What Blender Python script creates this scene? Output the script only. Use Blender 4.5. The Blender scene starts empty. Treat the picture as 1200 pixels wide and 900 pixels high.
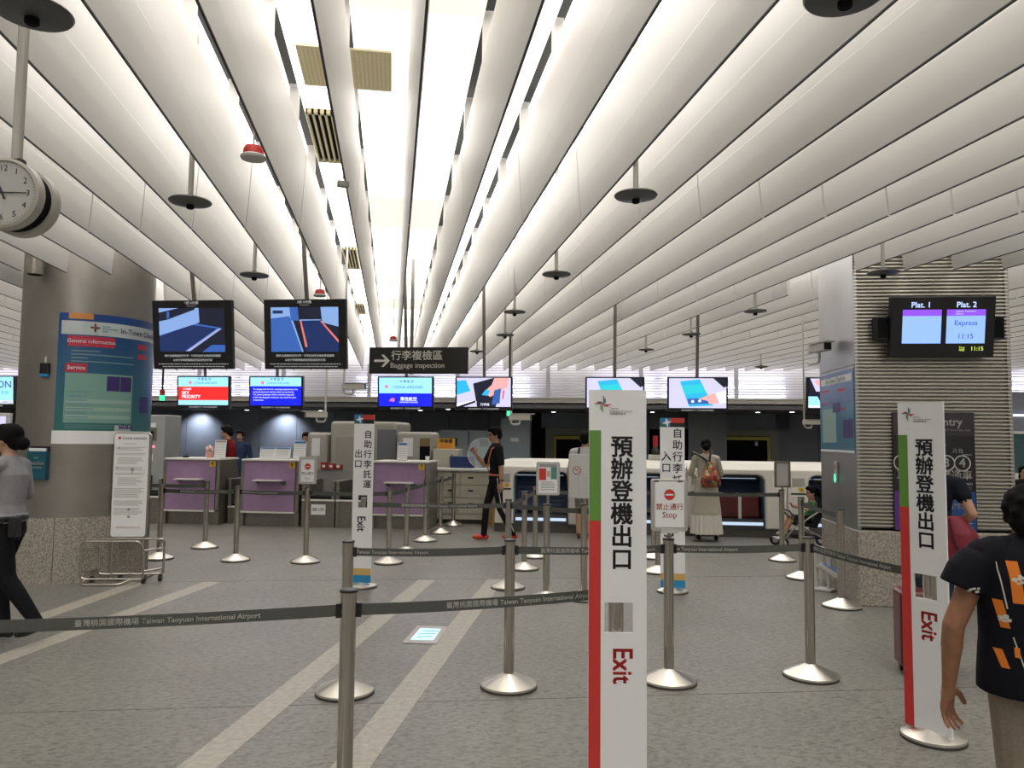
import bpy, bmesh, math, random
import numpy as np
from mathutils import Vector, Matrix, Euler
from mathutils.kdtree import KDTree
PI = math.pi
R = math.radians
random.seed(7)
scene = bpy.context.scene
col = scene.collection

# ------------------------------------------------------------------ camera
EYE = Vector((0, 0, 1.62))
FPX = 900.0
YAW, PITCH, ROLL = R(8.8), R(3.95), R(0.6)
CM = Matrix.Rotation(-YAW, 3, 'Z') @ Matrix.Rotation(PI / 2 + PITCH, 3, 'X') @ Matrix.Rotation(ROLL, 3, 'Z')
cd = bpy.data.cameras.new('camera')
cam = bpy.data.objects.new('camera', cd)
col.objects.link(cam)
cam.matrix_world = Matrix.Translation(EYE) @ CM.to_4x4()
cd.sensor_width = 36
cd.lens = 36 * FPX / 1200
cd.clip_end = 200
scene.camera = cam

# ------------------------------------------------------------------ world, exposure, light strengths
w = bpy.data.worlds.new('world')
scene.world = w
w.use_nodes = True
w.node_tree.nodes['Background'].inputs[0].default_value = (0.95, 0.90, 0.84, 1)
w.node_tree.nodes['Background'].inputs[1].default_value = 0.16  # even ambient fill added all round the open hall
vs = scene.view_settings
vs.view_transform = 'Standard'
vs.look = 'None'
vs.gamma = 1
vs.exposure = 0.40
vs.use_curve_mapping = False
scene.cycles.max_bounces = 7
scene.cycles.diffuse_bounces = 4
scene.cycles.glossy_bounces = 3
scene.cycles.transmission_bounces = 4
scene.cycles.transparent_max_bounces = 6
scene.cycles.sample_clamp_indirect = 4
TILE_EMIT_HIGH = 2.3      # emission given to the ceiling tiles
TILE_EMIT_LOW = 0.58
COVE = 8.0           # tubes behind the louvre wall
WASH = 110.0          # wall washers at the counters

# ------------------------------------------------------------------ calculators: a ray of the surveyed view met with a plane
TH = R(15)
CU, SU = math.cos(TH), math.sin(TH)
RB = -TH                       # rotation of everything square to the building


def ray(x, y):
    return CM @ Vector((x - 600, 450 - y, -FPX))


def fl(x, y, z=0.0):
    d = ray(x, y)
    return EYE + d * ((z - EYE.z) / d.z)


def W(u, v, z=0.0):
    return Vector((CU * u + SU * v, -SU * u + CU * v, z))


def UV(p):
    return Vector((CU * p[0] - SU * p[1], SU * p[0] + CU * p[1], p[2]))


def av(x, y, V):
    d = ray(x, y)
    t = V / (d.x * SU + d.y * CU)
    return UV(EYE + d * t)


def ay(x, y, Y):
    d = ray(x, y)
    return EYE + d * (Y / d.y)


# ------------------------------------------------------------------ materials
MATS = {}


def mat(name, c=(0.8, 0.8, 0.8), rough=0.5, metal=0.0, emit=None, es=1.0, noise=0.0, nscale=20.0, bump=0.0,
        bscale=None, alpha=None, trans=0.0, stretch=None):
    if name in MATS:
        return MATS[name]
    m = bpy.data.materials.new(name)
    m.use_nodes = True
    nt = m.node_tree
    b = nt.nodes['Principled BSDF']
    b.inputs['Base Color'].default_value = (*c, 1)
    b.inputs['Roughness'].default_value = rough
    b.inputs['Metallic'].default_value = metal
    if emit:
        b.inputs['Emission Color'].default_value = (*emit, 1)
        b.inputs['Emission Strength'].default_value = es
    if rough >= .8:
        b.inputs['Specular IOR Level'].default_value = .12
    if trans:
        b.inputs['Transmission Weight'].default_value = trans
    if alpha is not None:
        b.inputs['Alpha'].default_value = alpha
    if noise or bump:
        tc = nt.nodes.new('ShaderNodeTexCoord')
        mp = nt.nodes.new('ShaderNodeMapping')
        nt.links.new(tc.outputs['Object'], mp.inputs['Vector'])
        if stretch:
            mp.inputs['Scale'].default_value = stretch
        nz = nt.nodes.new('ShaderNodeTexNoise')
        nz.inputs['Scale'].default_value = nscale
        nz.inputs['Detail'].default_value = 5
        nt.links.new(mp.outputs[0], nz.inputs['Vector'])
        if noise:
            r = nt.nodes.new('ShaderNodeValToRGB')
            r.color_ramp.elements[0].position = 0.35
            r.color_ramp.elements[1].position = 0.65
            r.color_ramp.elements[0].color = (*[max(0, k * (1 - noise)) for k in c], 1)
            r.color_ramp.elements[1].color = (*[min(1, k * (1 + noise)) for k in c], 1)
            nt.links.new(nz.outputs[0], r.inputs[0])
            nt.links.new(r.outputs[0], b.inputs['Base Color'])
        if bump:
            bp = nt.nodes.new('ShaderNodeBump')
            bp.inputs['Strength'].default_value = bump
            bp.inputs['Distance'].default_value = 0.003
            if bscale:
                nz2 = nt.nodes.new('ShaderNodeTexNoise')
                nz2.inputs['Scale'].default_value = bscale
                nt.links.new(mp.outputs[0], nz2.inputs['Vector'])
                nz = nz2
            nt.links.new(nz.outputs[0], bp.inputs['Height'])
            nt.links.new(bp.outputs[0], b.inputs['Normal'])
    MATS[name] = m
    return m


def glow(name, c, s=1.0):
    return mat(name, (0.02, 0.02, 0.02), 0.4, emit=c, es=s)


steel = mat('brushed_steel', (0.52, 0.49, 0.44), 0.20, 1.0, noise=0.06, nscale=60, stretch=(1, 1, 0.05))
steelb = mat('polished_base_steel', (0.80, 0.77, 0.70), 0.30, 1.0)
_nt = steelb.node_tree
_tn = _nt.nodes.new('ShaderNodeTangent')
_tn.direction_type = 'RADIAL'
_tn.axis = 'Z'
_nt.nodes['Principled BSDF'].inputs['Anisotropic'].default_value = .85
_nt.nodes['Principled BSDF'].inputs['Anisotropic Rotation'].default_value = .25
_nt.links.new(_tn.outputs[0], _nt.nodes['Principled BSDF'].inputs['Tangent'])
steeld = mat('dull_steel', (0.30, 0.28, 0.25), 0.42, 0.85, noise=0.1, nscale=30)
steelp = mat('pillar_steel', (0.31, 0.29, 0.265), 0.45, 0.75, noise=0.05, nscale=4)
white = mat('white_enamel', (0.80, 0.78, 0.73), 0.35)
whitep = mat('white_print', (0.84, 0.85, 0.87), 0.5)
black = mat('black_plastic', (0.012, 0.012, 0.014), 0.35)
blackm = mat('black_matte', (0.006, 0.006, 0.008), 0.8)
ink = mat('black_ink', (0.03, 0.025, 0.035), 0.6)
red = mat('sign_red', (0.62, 0.04, 0.035), 0.5)
green = mat('sign_green', (0.13, 0.30, 0.05), 0.5)
beltm = mat('belt_webbing', (0.085, 0.088, 0.08), 0.75, noise=0.15, nscale=300)
beltt = mat('belt_lettering', (0.72, 0.72, 0.68), 0.7)
rubber = mat('dark_rubber', (0.05, 0.045, 0.04), 0.6)
granite = mat('speckled_granite', (0.33, 0.30, 0.255), 0.5, noise=0.42, nscale=55)
cream = mat('cream_enamel', (0.50, 0.48, 0.39), 0.4)
greybox = mat('machine_grey', (0.40, 0.385, 0.34), 0.5)
darkwall = mat('dark_panel', (0.14, 0.155, 0.185), 0.45, noise=0.08, nscale=2)
purple = mat('lilac_laminate', (0.33, 0.21, 0.36), 0.5, noise=0.05, nscale=8)
blade_m = mat('baffle_white', (0.66, 0.65, 0.63), 0.42, 0.15, noise=0.05, nscale=1.2, stretch=(1, 0.3, 1))
yellow = mat('tag_yellow', (0.72, 0.48, 0.03), 0.5)
bluep = mat('print_blue', (0.02, 0.17, 0.45), 0.5)
tan = mat('print_tan', (0.62, 0.42, 0.14), 0.5)
cyanp = mat('print_cyan', (0.02, 0.25, 0.5), 0.5)
greyp = mat('print_grey', (0.33, 0.33, 0.33), 0.6)
lgreyp = mat('print_light_grey', (0.55, 0.55, 0.53), 0.6)


# ------------------------------------------------------------------ mesh builder
class MB:
    def __init__(s):
        s.v = []
        s.f = []
        s.m = []
        s.cm = 0

    def mi(s, i):
        s.cm = i
        return s

    def add(s, vs, fs):
        o = len(s.v)
        s.v += [tuple(v) for v in vs]
        s.f += [tuple(i + o for i in f) for f in fs]
        s.m += [s.cm] * len(fs)
        return s

    def box(s, x0, x1, y0, y1, z0, z1):
        return s.add([(x, y, z) for z in (z0, z1) for y in (y0, y1) for x in (x0, x1)],
                     [(0, 2, 3, 1), (4, 5, 7, 6), (0, 1, 5, 4), (2, 6, 7, 3), (0, 4, 6, 2), (1, 3, 7, 5)])

    def prism(s, pts, y0, y1):          # polygon in x,z counter-clockwise seen from -y
        n = len(pts)
        vs = [(x, y0, z) for x, z in pts] + [(x, y1, z) for x, z in pts]
        fs = [tuple(range(n)), tuple(reversed(range(n, 2 * n)))]
        fs += [(i, i + n, (i + 1) % n + n, (i + 1) % n) for i in range(n)]
        return s.add(vs, fs)

    def prismx(s, pts, x0, x1):         # polygon in y,z
        n = len(pts)
        vs = [(x0, y, z) for y, z in pts] + [(x1, y, z) for y, z in pts]
        fs = [tuple(reversed(range(n))), tuple(range(n, 2 * n))]
        fs += [(i, (i + 1) % n, (i + 1) % n + n, i + n) for i in range(n)]
        return s.add(vs, fs)

    def prismz(s, pts, z0, z1):
        n = len(pts)
        vs = [(x, y, z0) for x, y in pts] + [(x, y, z1) for x, y in pts]
        fs = [tuple(reversed(range(n))), tuple(range(n, 2 * n))]
        fs += [(i, (i + 1) % n, (i + 1) % n + n, i + n) for i in range(n)]
        return s.add(vs, fs)

    def cyl(s, p0, p1, r0, r1=None, n=12):
        r1 = r0 if r1 is None else r1
        p0, p1 = Vector(p0), Vector(p1)
        d = (p1 - p0).normalized()
        a = d.orthogonal().normalized()
        b = d.cross(a)
        vs = []
        for p, r in ((p0, r0), (p1, r1)):
            for i in range(n):
                t = 2 * PI * i / n
                vs.append(p + a * r * math.cos(t) + b * r * math.sin(t))
        fs = [(i, (i + 1) % n, n + (i + 1) % n, n + i) for i in range(n)]
        fs += [tuple(reversed(range(n))), tuple(range(n, 2 * n))]
        return s.add(vs, fs)

    def lathe(s, prof, c=(0, 0, 0), n=28):     # prof: (r, z), closed at both ends
        vs = []
        for r, z in prof:
            for i in range(n):
                t = 2 * PI * i / n
                vs.append((c[0] + r * math.cos(t), c[1] + r * math.sin(t), c[2] + z))
        k = len(prof)
        fs = []
        for j in range(k - 1):
            for i in range(n):
                fs.append((j * n + i, j * n + (i + 1) % n, (j + 1) * n + (i + 1) % n, (j + 1) * n + i))
        fs += [tuple(reversed(range(n))), tuple(range((k - 1) * n, k * n))]
        return s.add(vs, fs)

    def tube(s, pts, r, n=8):
        pts = [Vector(p) for p in pts]
        k = len(pts)
        vs = []
        up = None
        for j, p in enumerate(pts):
            d = (pts[min(j + 1, k - 1)] - pts[max(j - 1, 0)]).normalized()
            if up is None:
                up = d.orthogonal().normalized()
            a = (up - d * up.dot(d)).normalized()
            b = d.cross(a)
            up = a
            rr = r[j] if isinstance(r, (list, tuple)) else r
            for i in range(n):
                t = 2 * PI * i / n
                vs.append(p + a * rr * math.cos(t) + b * rr * math.sin(t))
        fs = []
        for j in range(k - 1):
            for i in range(n):
                fs.append((j * n + i, j * n + (i + 1) % n, (j + 1) * n + (i + 1) % n, (j + 1) * n + i))
        fs += [tuple(reversed(range(n))), tuple(range((k - 1) * n, k * n))]
        return s.add(vs, fs)

    def ell(s, c, r, n=12, m=8, rot=None):
        c = Vector(c)
        vs = []
        for j in range(1, m):
            ph = PI * j / m
            for i in range(n):
                t = 2 * PI * i / n
                q = Vector((r[0] * math.sin(ph) * math.cos(t), r[1] * math.sin(ph) * math.sin(t), -r[2] * math.cos(ph)))
                if rot:
                    q.rotate(rot)
                vs.append(c + q)
        for z in (-r[2], r[2]):
            q = Vector((0, 0, z))
            if rot:
                q.rotate(rot)
            vs.append(c + q)
        fs = []
        for j in range(m - 2):
            for i in range(n):
                fs.append((j * n + i, j * n + (i + 1) % n, (j + 1) * n + (i + 1) % n, (j + 1) * n + i))
        a, b = (m - 1) * n, (m - 1) * n + 1
        for i in range(n):
            fs.append((a, (i + 1) % n, i))
            fs.append((b, (m - 2) * n + i, (m - 2) * n + (i + 1) % n))
        return s.add(vs, fs)

    def flat(s, pts, y):                # a flat polygon facing -y
        return s.add([(x, y, z) for x, z in pts], [tuple(range(len(pts)))])

    def build(s, name, mats, parent=None, smooth=False, bevel=0.0, seg=2):
        me = bpy.data.meshes.new(name)
        me.from_pydata(s.v, [], s.f)
        if not isinstance(mats, (list, tuple)):
            mats = [mats]
        for m in mats:
            me.materials.append(m)
        if len(mats) > 1:
            me.polygons.foreach_set('material_index', s.m)
        me.update()
        if smooth:
            me.polygons.foreach_set('use_smooth', [True] * len(me.polygons))
            try:
                me.set_sharp_from_angle(angle=R(40))
            except Exception:
                pass
        o = bpy.data.objects.new(name, me)
        col.objects.link(o)
        if parent is not None:
            o.parent = parent
        if bevel:
            b = o.modifiers.new('bevel', 'BEVEL')
            b.width = bevel
            b.segments = seg
            b.limit_method = 'ANGLE'
        return o


def rc(x0, x1, z0, z1):
    return [(x0, z0), (x1, z0), (x1, z1), (x0, z1)]


def rrc(x0, x1, z0, z1, r, n=4):
    p = []
    for cx, cz, a in ((x1 - r, z0 + r, -90), (x1 - r, z1 - r, 0), (x0 + r, z1 - r, 90), (x0 + r, z0 + r, 180)):
        for i in range(n + 1):
            t = R(a + 90 * i / n)
            p.append((cx + r * math.cos(t), cz + r * math.sin(t)))
    return p


def disc(cx, cz, r, n=20):
    return [(cx + r * math.cos(2 * PI * i / n), cz + r * math.sin(2 * PI * i / n)) for i in range(n)]


def rr3(pts):                           # rotate helper for rounded tube paths: round the corners
    out = []
    n = len(pts)
    for i, p in enumerate(pts):
        p = Vector(p)
        if i in (0, n - 1):
            out.append(p)
            continue
        a, b = Vector(pts[i - 1]), Vector(pts[i + 1])
        k = min(0.05, (a - p).length / 2, (b - p).length / 2)
        q0 = p + (a - p).normalized() * k
        q1 = p + (b - p).normalized() * k
        for t in (0, .25, .5, .75, 1):
            out.append(q0 * (1 - t) ** 2 + p * 2 * t * (1 - t) + q1 * t * t)
    return out


def thing(name, label, cat, loc=(0, 0, 0), rz=0.0, group=None):
    o = bpy.data.objects.new(name, None)
    o.empty_display_size = 0.1
    col.objects.link(o)
    o.location = loc
    o.rotation_euler = (0, 0, rz)
    tag(o, label, cat, group)
    return o


def tag(o, label, cat, group=None):
    o['label'] = label
    o['category'] = cat
    if group:
        o['group'] = group
    return o


def struct(o):
    o['kind'] = 'structure'
    return o


def copy_tree(o, parent=None):
    c = o.copy()
    col.objects.link(c)
    c.parent = parent
    for ch in list(o.children):
        copy_tree(ch, c)
    return c


# ------------------------------------------------------------------ lettering
TXT = {}


def text_mesh(s, bold=0.0, align='CENTER', space=1.0):
    key = (s, bold, align, space)
    if key in TXT:
        return TXT[key]
    cu = bpy.data.curves.new('lettering', 'FONT')
    cu.body = s
    cu.size = 1
    cu.resolution_u = 2
    cu.align_x = align
    cu.align_y = 'CENTER'
    cu.space_line = space
    o = bpy.data.objects.new('lettering', cu)
    col.objects.link(o)
    bpy.context.view_layer.update()
    me = bpy.data.meshes.new_from_object(o.evaluated_get(bpy.context.evaluated_depsgraph_get()))
    bpy.data.objects.remove(o)
    co = np.empty(len(me.vertices) * 3)
    me.vertices.foreach_get('co', co)
    fs = [tuple(p.vertices) for p in me.polygons]
    co = co.reshape(-1, 3)
    if bold:                                   # heavier strokes: the letters laid over themselves, a hair apart
        n0 = len(co)
        allc, allf = [], []
        for k, (dx, dy) in enumerate(((bold, bold), (-bold, bold), (bold, -bold), (-bold, -bold), (0, 0))):
            allc.append(co + np.array([dx * .8, dy * .8, 0]))
            allf += [tuple(i + n0 * k for i in f) for f in fs]
        co, fs = np.concatenate(allc), allf
    TXT[key] = (co, fs)
    return TXT[key]


def text(parent, s, h, x, z, y, m, bold=0.0, align='CENTER', cw=False, sx=1.0, wrap=None, name='lettering', space=1.0):
    """flat lettering standing in the local x,z plane, facing -y; h = em height"""
    co, fs = text_mesh(s, bold, align, space)
    if cw:
        v = [(x + c[1] * h, y, z - c[0] * h * sx) for c in co]
    else:
        v = [(x + c[0] * h * sx, y, z + c[1] * h) for c in co]
    if wrap:
        v = [wrap(*q) for q in v]
    b = MB().add(v, fs)
    o = b.build(name, m, parent)
    return o


def lines(mb, x0, x1, z0, z1, n, y, fill=0.45, jag=0.3):
    """rows of fine print too small to read: thin bars of uneven length"""
    p = (z1 - z0) / n
    for i in range(n):
        zz = z1 - (i + .5) * p
        x = x0
        e = x1 - random.random() * jag * (x1 - x0)
        mb.flat(rc(x, e, zz - p * fill / 2, zz + p * fill / 2), y)
    return mb

# ================================================================== SETTING
ZB = 3.32          # lower edge of the baffles
ZT = 3.90          # their top
ZC = 4.25          # ceiling of light-emitting tiles
VW = 19.6          # louvre wall
VB = 23.0          # dark wall behind the counters
FS = -0.045        # slope of the floor joints

# ---- floor: broad slabs with recessed joints, pale inlaid stripes
floor = struct(MB().box(-22, 26, -8, 32, -0.30, -0.012).build('floor', mat('joint_dark', (0.07, 0.065, 0.06), 0.9)))
fm = bpy.data.materials.new('floor_stone')
fm.use_nodes = True
nt = fm.node_tree
b = nt.nodes['Principled BSDF']
tc = nt.nodes.new('ShaderNodeTexCoord')
mp = nt.nodes.new('ShaderNodeMapping')
mp.inputs['Rotation'].default_value = (0, 0, R(-32))
mp.inputs['Scale'].default_value = (1, 1.9, 1)
nt.links.new(tc.outputs['Object'], mp.inputs[0])
n1 = nt.nodes.new('ShaderNodeTexNoise')
n1.inputs['Scale'].default_value = 20
n1.inputs['Detail'].default_value = 8
n1.inputs['Roughness'].default_value = .72
n1.inputs['Distortion'].default_value = .5
nt.links.new(mp.outputs[0], n1.inputs['Vector'])
n2 = nt.nodes.new('ShaderNodeTexNoise')
n2.inputs['Scale'].default_value = 1.3
n2.inputs['Detail'].default_value = 3
nt.links.new(tc.outputs['Object'], n2.inputs['Vector'])
r1 = nt.nodes.new('ShaderNodeValToRGB')
r1.color_ramp.elements[0].position = .28
r1.color_ramp.elements[0].color = (.046, .043, .038, 1)
r1.color_ramp.elements[1].position = .56
r1.color_ramp.elements[1].color = (.25, .243, .222, 1)
nt.links.new(n1.outputs[0], r1.inputs[0])
mx = nt.nodes.new('ShaderNodeMixRGB')
mx.blend_type = 'MULTIPLY'
mx.inputs[0].default_value = .55
nt.links.new(r1.outputs[0], mx.inputs[1])
r2 = nt.nodes.new('ShaderNodeValToRGB')
r2.color_ramp.elements[0].position = .3
r2.color_ramp.elements[0].color = (.72, .72, .72, 1)
r2.color_ramp.elements[1].position = .7
r2.color_ramp.elements[1].color = (1, 1, 1, 1)
nt.links.new(n2.outputs[0], r2.inputs[0])
nt.links.new(r2.outputs[0], mx.inputs[2])
nt.links.new(mx.outputs[0], b.inputs['Base Color'])
rr_ = nt.nodes.new('ShaderNodeMapRange')
rr_.inputs['To Min'].default_value = .30
rr_.inputs['To Max'].default_value = .5
nt.links.new(n1.outputs[0], rr_.inputs[0])
nt.links.new(rr_.outputs[0], b.inputs['Roughness'])
b.inputs['Specular IOR Level'].default_value = .35
joints = [-7.4, -3.35, 0.75, 4.85, 8.90, 12.95, 17.0, 21.0, 25.0, 29.0]
for a, c in zip(joints[:-1], joints[1:]):
    for x0, x1 in ((-20, 24),):
        g = .004
        MB().prismz([(x0, a + g + FS * x0), (x1, a + g + FS * x1), (x1, c - g + FS * x1), (x0, c - g + FS * x0)],
                    -0.012, 0).build('floor_slab', fm, floor)
stripe_m = mat('pale_stone_inlay', (0.36, 0.34, 0.29), 0.45, noise=0.14, nscale=25)
for (xa, ya), (xb, yb) in (((500, 680), (230, 900)), ((581, 679), (441, 860)), ((160, 684), (20, 733)), ((244, 684), (0, 773))):
    p, q = fl(xa, ya), fl(xb, yb)
    d = (p - q).normalized()
    nrm = Vector((d.y, -d.x, 0)) * .095
    t = (8.89 + FS * p.x - p.y) / d.y
    p = p + d * (t - .03)
    q = q - d * ((q.y + 3) / d.y if False else 2.5)
    MB().prismz([tuple((q - nrm)[:2]), tuple((q + nrm)[:2]), tuple((p + nrm)[:2]), tuple((p - nrm)[:2])],
                -0.006, 0.0015).build('pale_stripe', stripe_m, floor)

# ---- left round pillar and right square pillar (geometry needed for the baffles)
dl = ray(95, 600)
dl.z = 0
dl.normalize()
PLC = EYE + dl * 10.30
PLC.z = 0
PR = 0.69
U0, U1, V0, V1 = 2.59, 4.06, 8.0, 9.2

# ---- ceiling
ceiling = struct(MB().box(-16, 20, -8, 27, 4.40, 4.55).build('ceiling', mat('ceiling_void', (0.04, 0.04, 0.04), 0.9)))
lit = mat('tile_emit_high', (0.8, 0.78, 0.74), 0.6, emit=(1.0, 0.955, 0.895), es=TILE_EMIT_HIGH)  # ceiling tiles emit the hall light themselves, standing in for hidden tubes
dim = mat('tile_emit_low', (0.8, 0.77, 0.70), 0.6, emit=(1.0, 0.90, 0.78), es=TILE_EMIT_LOW)
mid = mat('tile_emit_mid', (0.8, 0.77, 0.72), 0.6, emit=(1.0, 0.945, 0.875), es=.98)
PX = 0.448
rows = [-6.67 + 1.26 * i for i in range(27)]
meshes = {}
rest = {0: MB(), 1: MB()}
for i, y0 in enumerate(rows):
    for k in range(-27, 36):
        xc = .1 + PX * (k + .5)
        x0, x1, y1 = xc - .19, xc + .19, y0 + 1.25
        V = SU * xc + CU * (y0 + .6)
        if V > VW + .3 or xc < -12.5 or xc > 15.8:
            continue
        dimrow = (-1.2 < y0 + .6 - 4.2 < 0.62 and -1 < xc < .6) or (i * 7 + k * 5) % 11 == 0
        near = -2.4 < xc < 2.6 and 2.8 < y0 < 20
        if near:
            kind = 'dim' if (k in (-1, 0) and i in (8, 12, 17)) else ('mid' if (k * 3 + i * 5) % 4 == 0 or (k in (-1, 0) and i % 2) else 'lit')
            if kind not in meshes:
                me_o = MB().box(-.19, .19, 0, 1.235, 0, .02).build('emissive_tile', {'lit': lit, 'dim': dim, 'mid': mid}[kind], ceiling)
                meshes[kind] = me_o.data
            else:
                me_o = bpy.data.objects.new('emissive_tile', meshes[kind])
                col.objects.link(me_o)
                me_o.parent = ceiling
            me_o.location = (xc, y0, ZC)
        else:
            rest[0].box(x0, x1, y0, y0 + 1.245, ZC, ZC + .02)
o = rest[0].build('emissive_tile_field', lit, ceiling)
o['kind'] = 'stuff'

# baffles: tapered hanging blades with a dark lower trim, cut on the skew of the building
edge_m = mat('dark_trim', (0.045, 0.043, 0.045), 0.5)
Vedges = [-5.0, -1.2, 2.4, 5.98, 9.57, 13.2, 16.8, VW - .1]


def blade(mb, x, va, vb):
    g = .012
    y0, y1 = (va + g - SU * x) / CU, (vb - g - SU * x) / CU
    prof = [(-.006, ZB), (.006, ZB), (.006, ZB + .007), (.020, ZB + .15), (.030, ZB + .29), (.029, ZB + .294), (.045, ZT), (.045, ZT + .05),
            (-.045, ZT + .05), (-.045, ZT), (-.029, ZB + .294), (-.030, ZB + .29), (-.020, ZB + .15), (-.006, ZB + .007)]
    n = len(prof)
    vs_ = [(x + px, y0 - px * SU / CU, pz) for px, pz in prof] + [(x + px, y1 - px * SU / CU, pz) for px, pz in prof]
    fs = [tuple(range(n)), tuple(reversed(range(n, 2 * n)))]
    o_ = len(mb.v)
    mb.mi(0).add(vs_, fs)
    for i in range(n):
        mb.cm = 1 if i in (0, 1, n - 1) else 0
        f = (i + o_, i + n + o_, (i + 1) % n + n + o_, (i + 1) % n + o_)
        mb.f.append(f)
        mb.m.append(mb.cm)
    mb.cm = 0


segs = []
for k in range(-27, 36):
    x = .1 + PX * k
    if x < -12 or x > 15.6:
        continue
    for va, vb in zip(Vedges[:-1], Vedges[1:]):
        spans = [(va, vb)]
        cuts = []
        if abs(x - PLC.x) < PR + .12:
            vc = SU * x + CU * PLC.y
            cuts.append((vc - PR - .18, vc + PR + .25))
        # right pillar: V interval where the blade line is within U0..U1
        # on the blade u = cu*x - su*y, v = su*x + cu*y
        ya, yb = (va - SU * x) / CU, (vb - SU * x) / CU
        vlo, vhi = V0 - .03, V1 + .05
        ulo = CU * x - SU * (vlo - SU * x) / CU
        uhi = CU * x - SU * (vhi - SU * x) / CU
        if not (max(ulo, uhi) < U0 - .06 or min(ulo, uhi) > U1 + .06):
            cuts.append((vlo, vhi))
        for c0, c1 in cuts:
            ns = []
            for a, c in spans:
                if c0 >= c or c1 <= a:
                    ns.append((a, c))
                else:
                    if c0 - a > .1:
                        ns.append((a, c0))
                    if c - c1 > .1:
                        ns.append((c1, c))
            spans = ns
        for a, c in spans:
            m_ = Vector((x, ((a + c) / 2 - SU * x) / CU, ZB))
            q = CM.inverted() @ (m_ - EYE)
            vis = q.z < 0 and abs(q.x / q.z) < .95 and c > 2
            segs.append((0 if vis else 1, (m_ - EYE).length, x, a, c))
segs.sort()
far = MB()
for i, (nv, dist, x, a, c) in enumerate(segs):
    if not nv and i < 296:
        mb = MB()
        blade(mb, x, a, c)
        mb.build('baffle', [blade_m, edge_m], ceiling)
    else:
        blade(far, x, a, c)
far.build('baffle_field', [blade_m, edge_m], ceiling)['kind'] = 'stuff'

hg = MB()
for k in range(-6, 7):
    x = .1 + PX * k
    for y0 in rows:
        if 2.5 < y0 < 20:
            hg.box(x - .036, x + .036, y0 - .03, y0 + .02, ZT + .04, ZC + .05)
hg.build('baffle_hangers', blade_m, ceiling)['kind'] = 'stuff'

# grilles set into the panel ceiling
gr_m = mat('perforated_grille', (0.50, 0.44, 0.26), 0.6)
for x0, x1, y0, y1 in ((-.70, -.53, 5.15, 5.75), (-.36, -.06, 5.15, 5.75)):
    mb = MB()
    mb.box(x0, x1, y0, y1, ZC - .022, ZC - .008)
    mb.mi(1)
    nx = int((x1 - x0) / .03)
    for i in range(nx):
        for j in range(int((y1 - y0) / .03)):
            mb.box(x0 + .01 + i * .03, x0 + .024 + i * .03, y0 + .01 + j * .03, y0 + .024 + j * .03, ZC - .024, ZC - .021)
    mb.build('perforated_vent_panel', [mat('vent_cream', (0.62, 0.56, 0.36), .6), gr_m], ceiling)
for x0, x1, y0, y1 in ((-.74, -.54, 6.2, 7.35), (-.74, -.56, 10.8, 12.1), (-.79, -.62, 15.4, 16.6)):
    f = MB()
    f.box(x0, x1, y0, y0 + .04, ZC - .04, ZC - .005).box(x0, x1, y1 - .04, y1, ZC - .04, ZC - .005)
    n = 4
    p = (x1 - x0) / n
    for i in range(n + 1):
        f.box(x0 + i * p - .009, x0 + i * p + .009, y0, y1, ZC - .04, ZC - .005)
    v = f.build('slot_vent', mat('vent_cream', (0.62, 0.56, 0.36), .6), ceiling)
    MB().box(x0 + .01, x1 - .01, y0 + .01, y1 - .01, ZC - .012, ZC - .006).build('vent_duct', blackm, v)

# ---- louvre wall (upper part of the back of the hall)
louvre_m = mat('louvre_aluminium', (0.55, 0.55, 0.58), 0.45, 0.2)
lw = struct(MB().box(-22, 22, VW + .28, VW + .34, 2.45, 4.3).build('wall_back', mat('louvre_backing', (0.85, 0.84, 0.88), 0.7)))
lw.rotation_euler = (0, 0, RB)
mb = MB()
for i in range(13):
    z = 2.655 + i * .066
    mb.prismx([(VW, z), (VW + .03, z + .004), (VW + .03, z + .024), (VW + .006, z + .026)], -21.5, 21.5)
o = mb.build('louvre_slats', louvre_m, lw)
o['kind'] = 'stuff'
for i in range(-9, 8):
    MB().box(i * 2.35 + 1.1, i * 2.35 + 1.2, VW - .02, VW + .05, 2.60, 3.5).build('mullion', louvre_m, lw)
MB().box(-21.8, 21.8, VW - .05, VW + .3, 2.50, 2.60).build('cove_ledge', mat('ledge_grey', (0.42, 0.40, 0.36), .5), lw)
MB().box(-21.8, 21.8, VW - .07, VW - .0, 2.60, 2.635).build('cove_lip', mat('ledge_grey', (0.42, 0.40, 0.36), .5), lw)
cove = glow('cove_tube', (0.80, 0.78, 1.0), COVE)
for i in range(-13, 12):
    if i % 4 == 3:
        continue
    for z, r_ in ((2.69, .024), (2.92, .014), (3.15, .010)):
        MB().cyl((i * 1.6 + .1, VW + .16, z), (i * 1.6 + 1.5, VW + .16, z), r_, n=6).build('cove_lamp', cove, lw)

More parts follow.
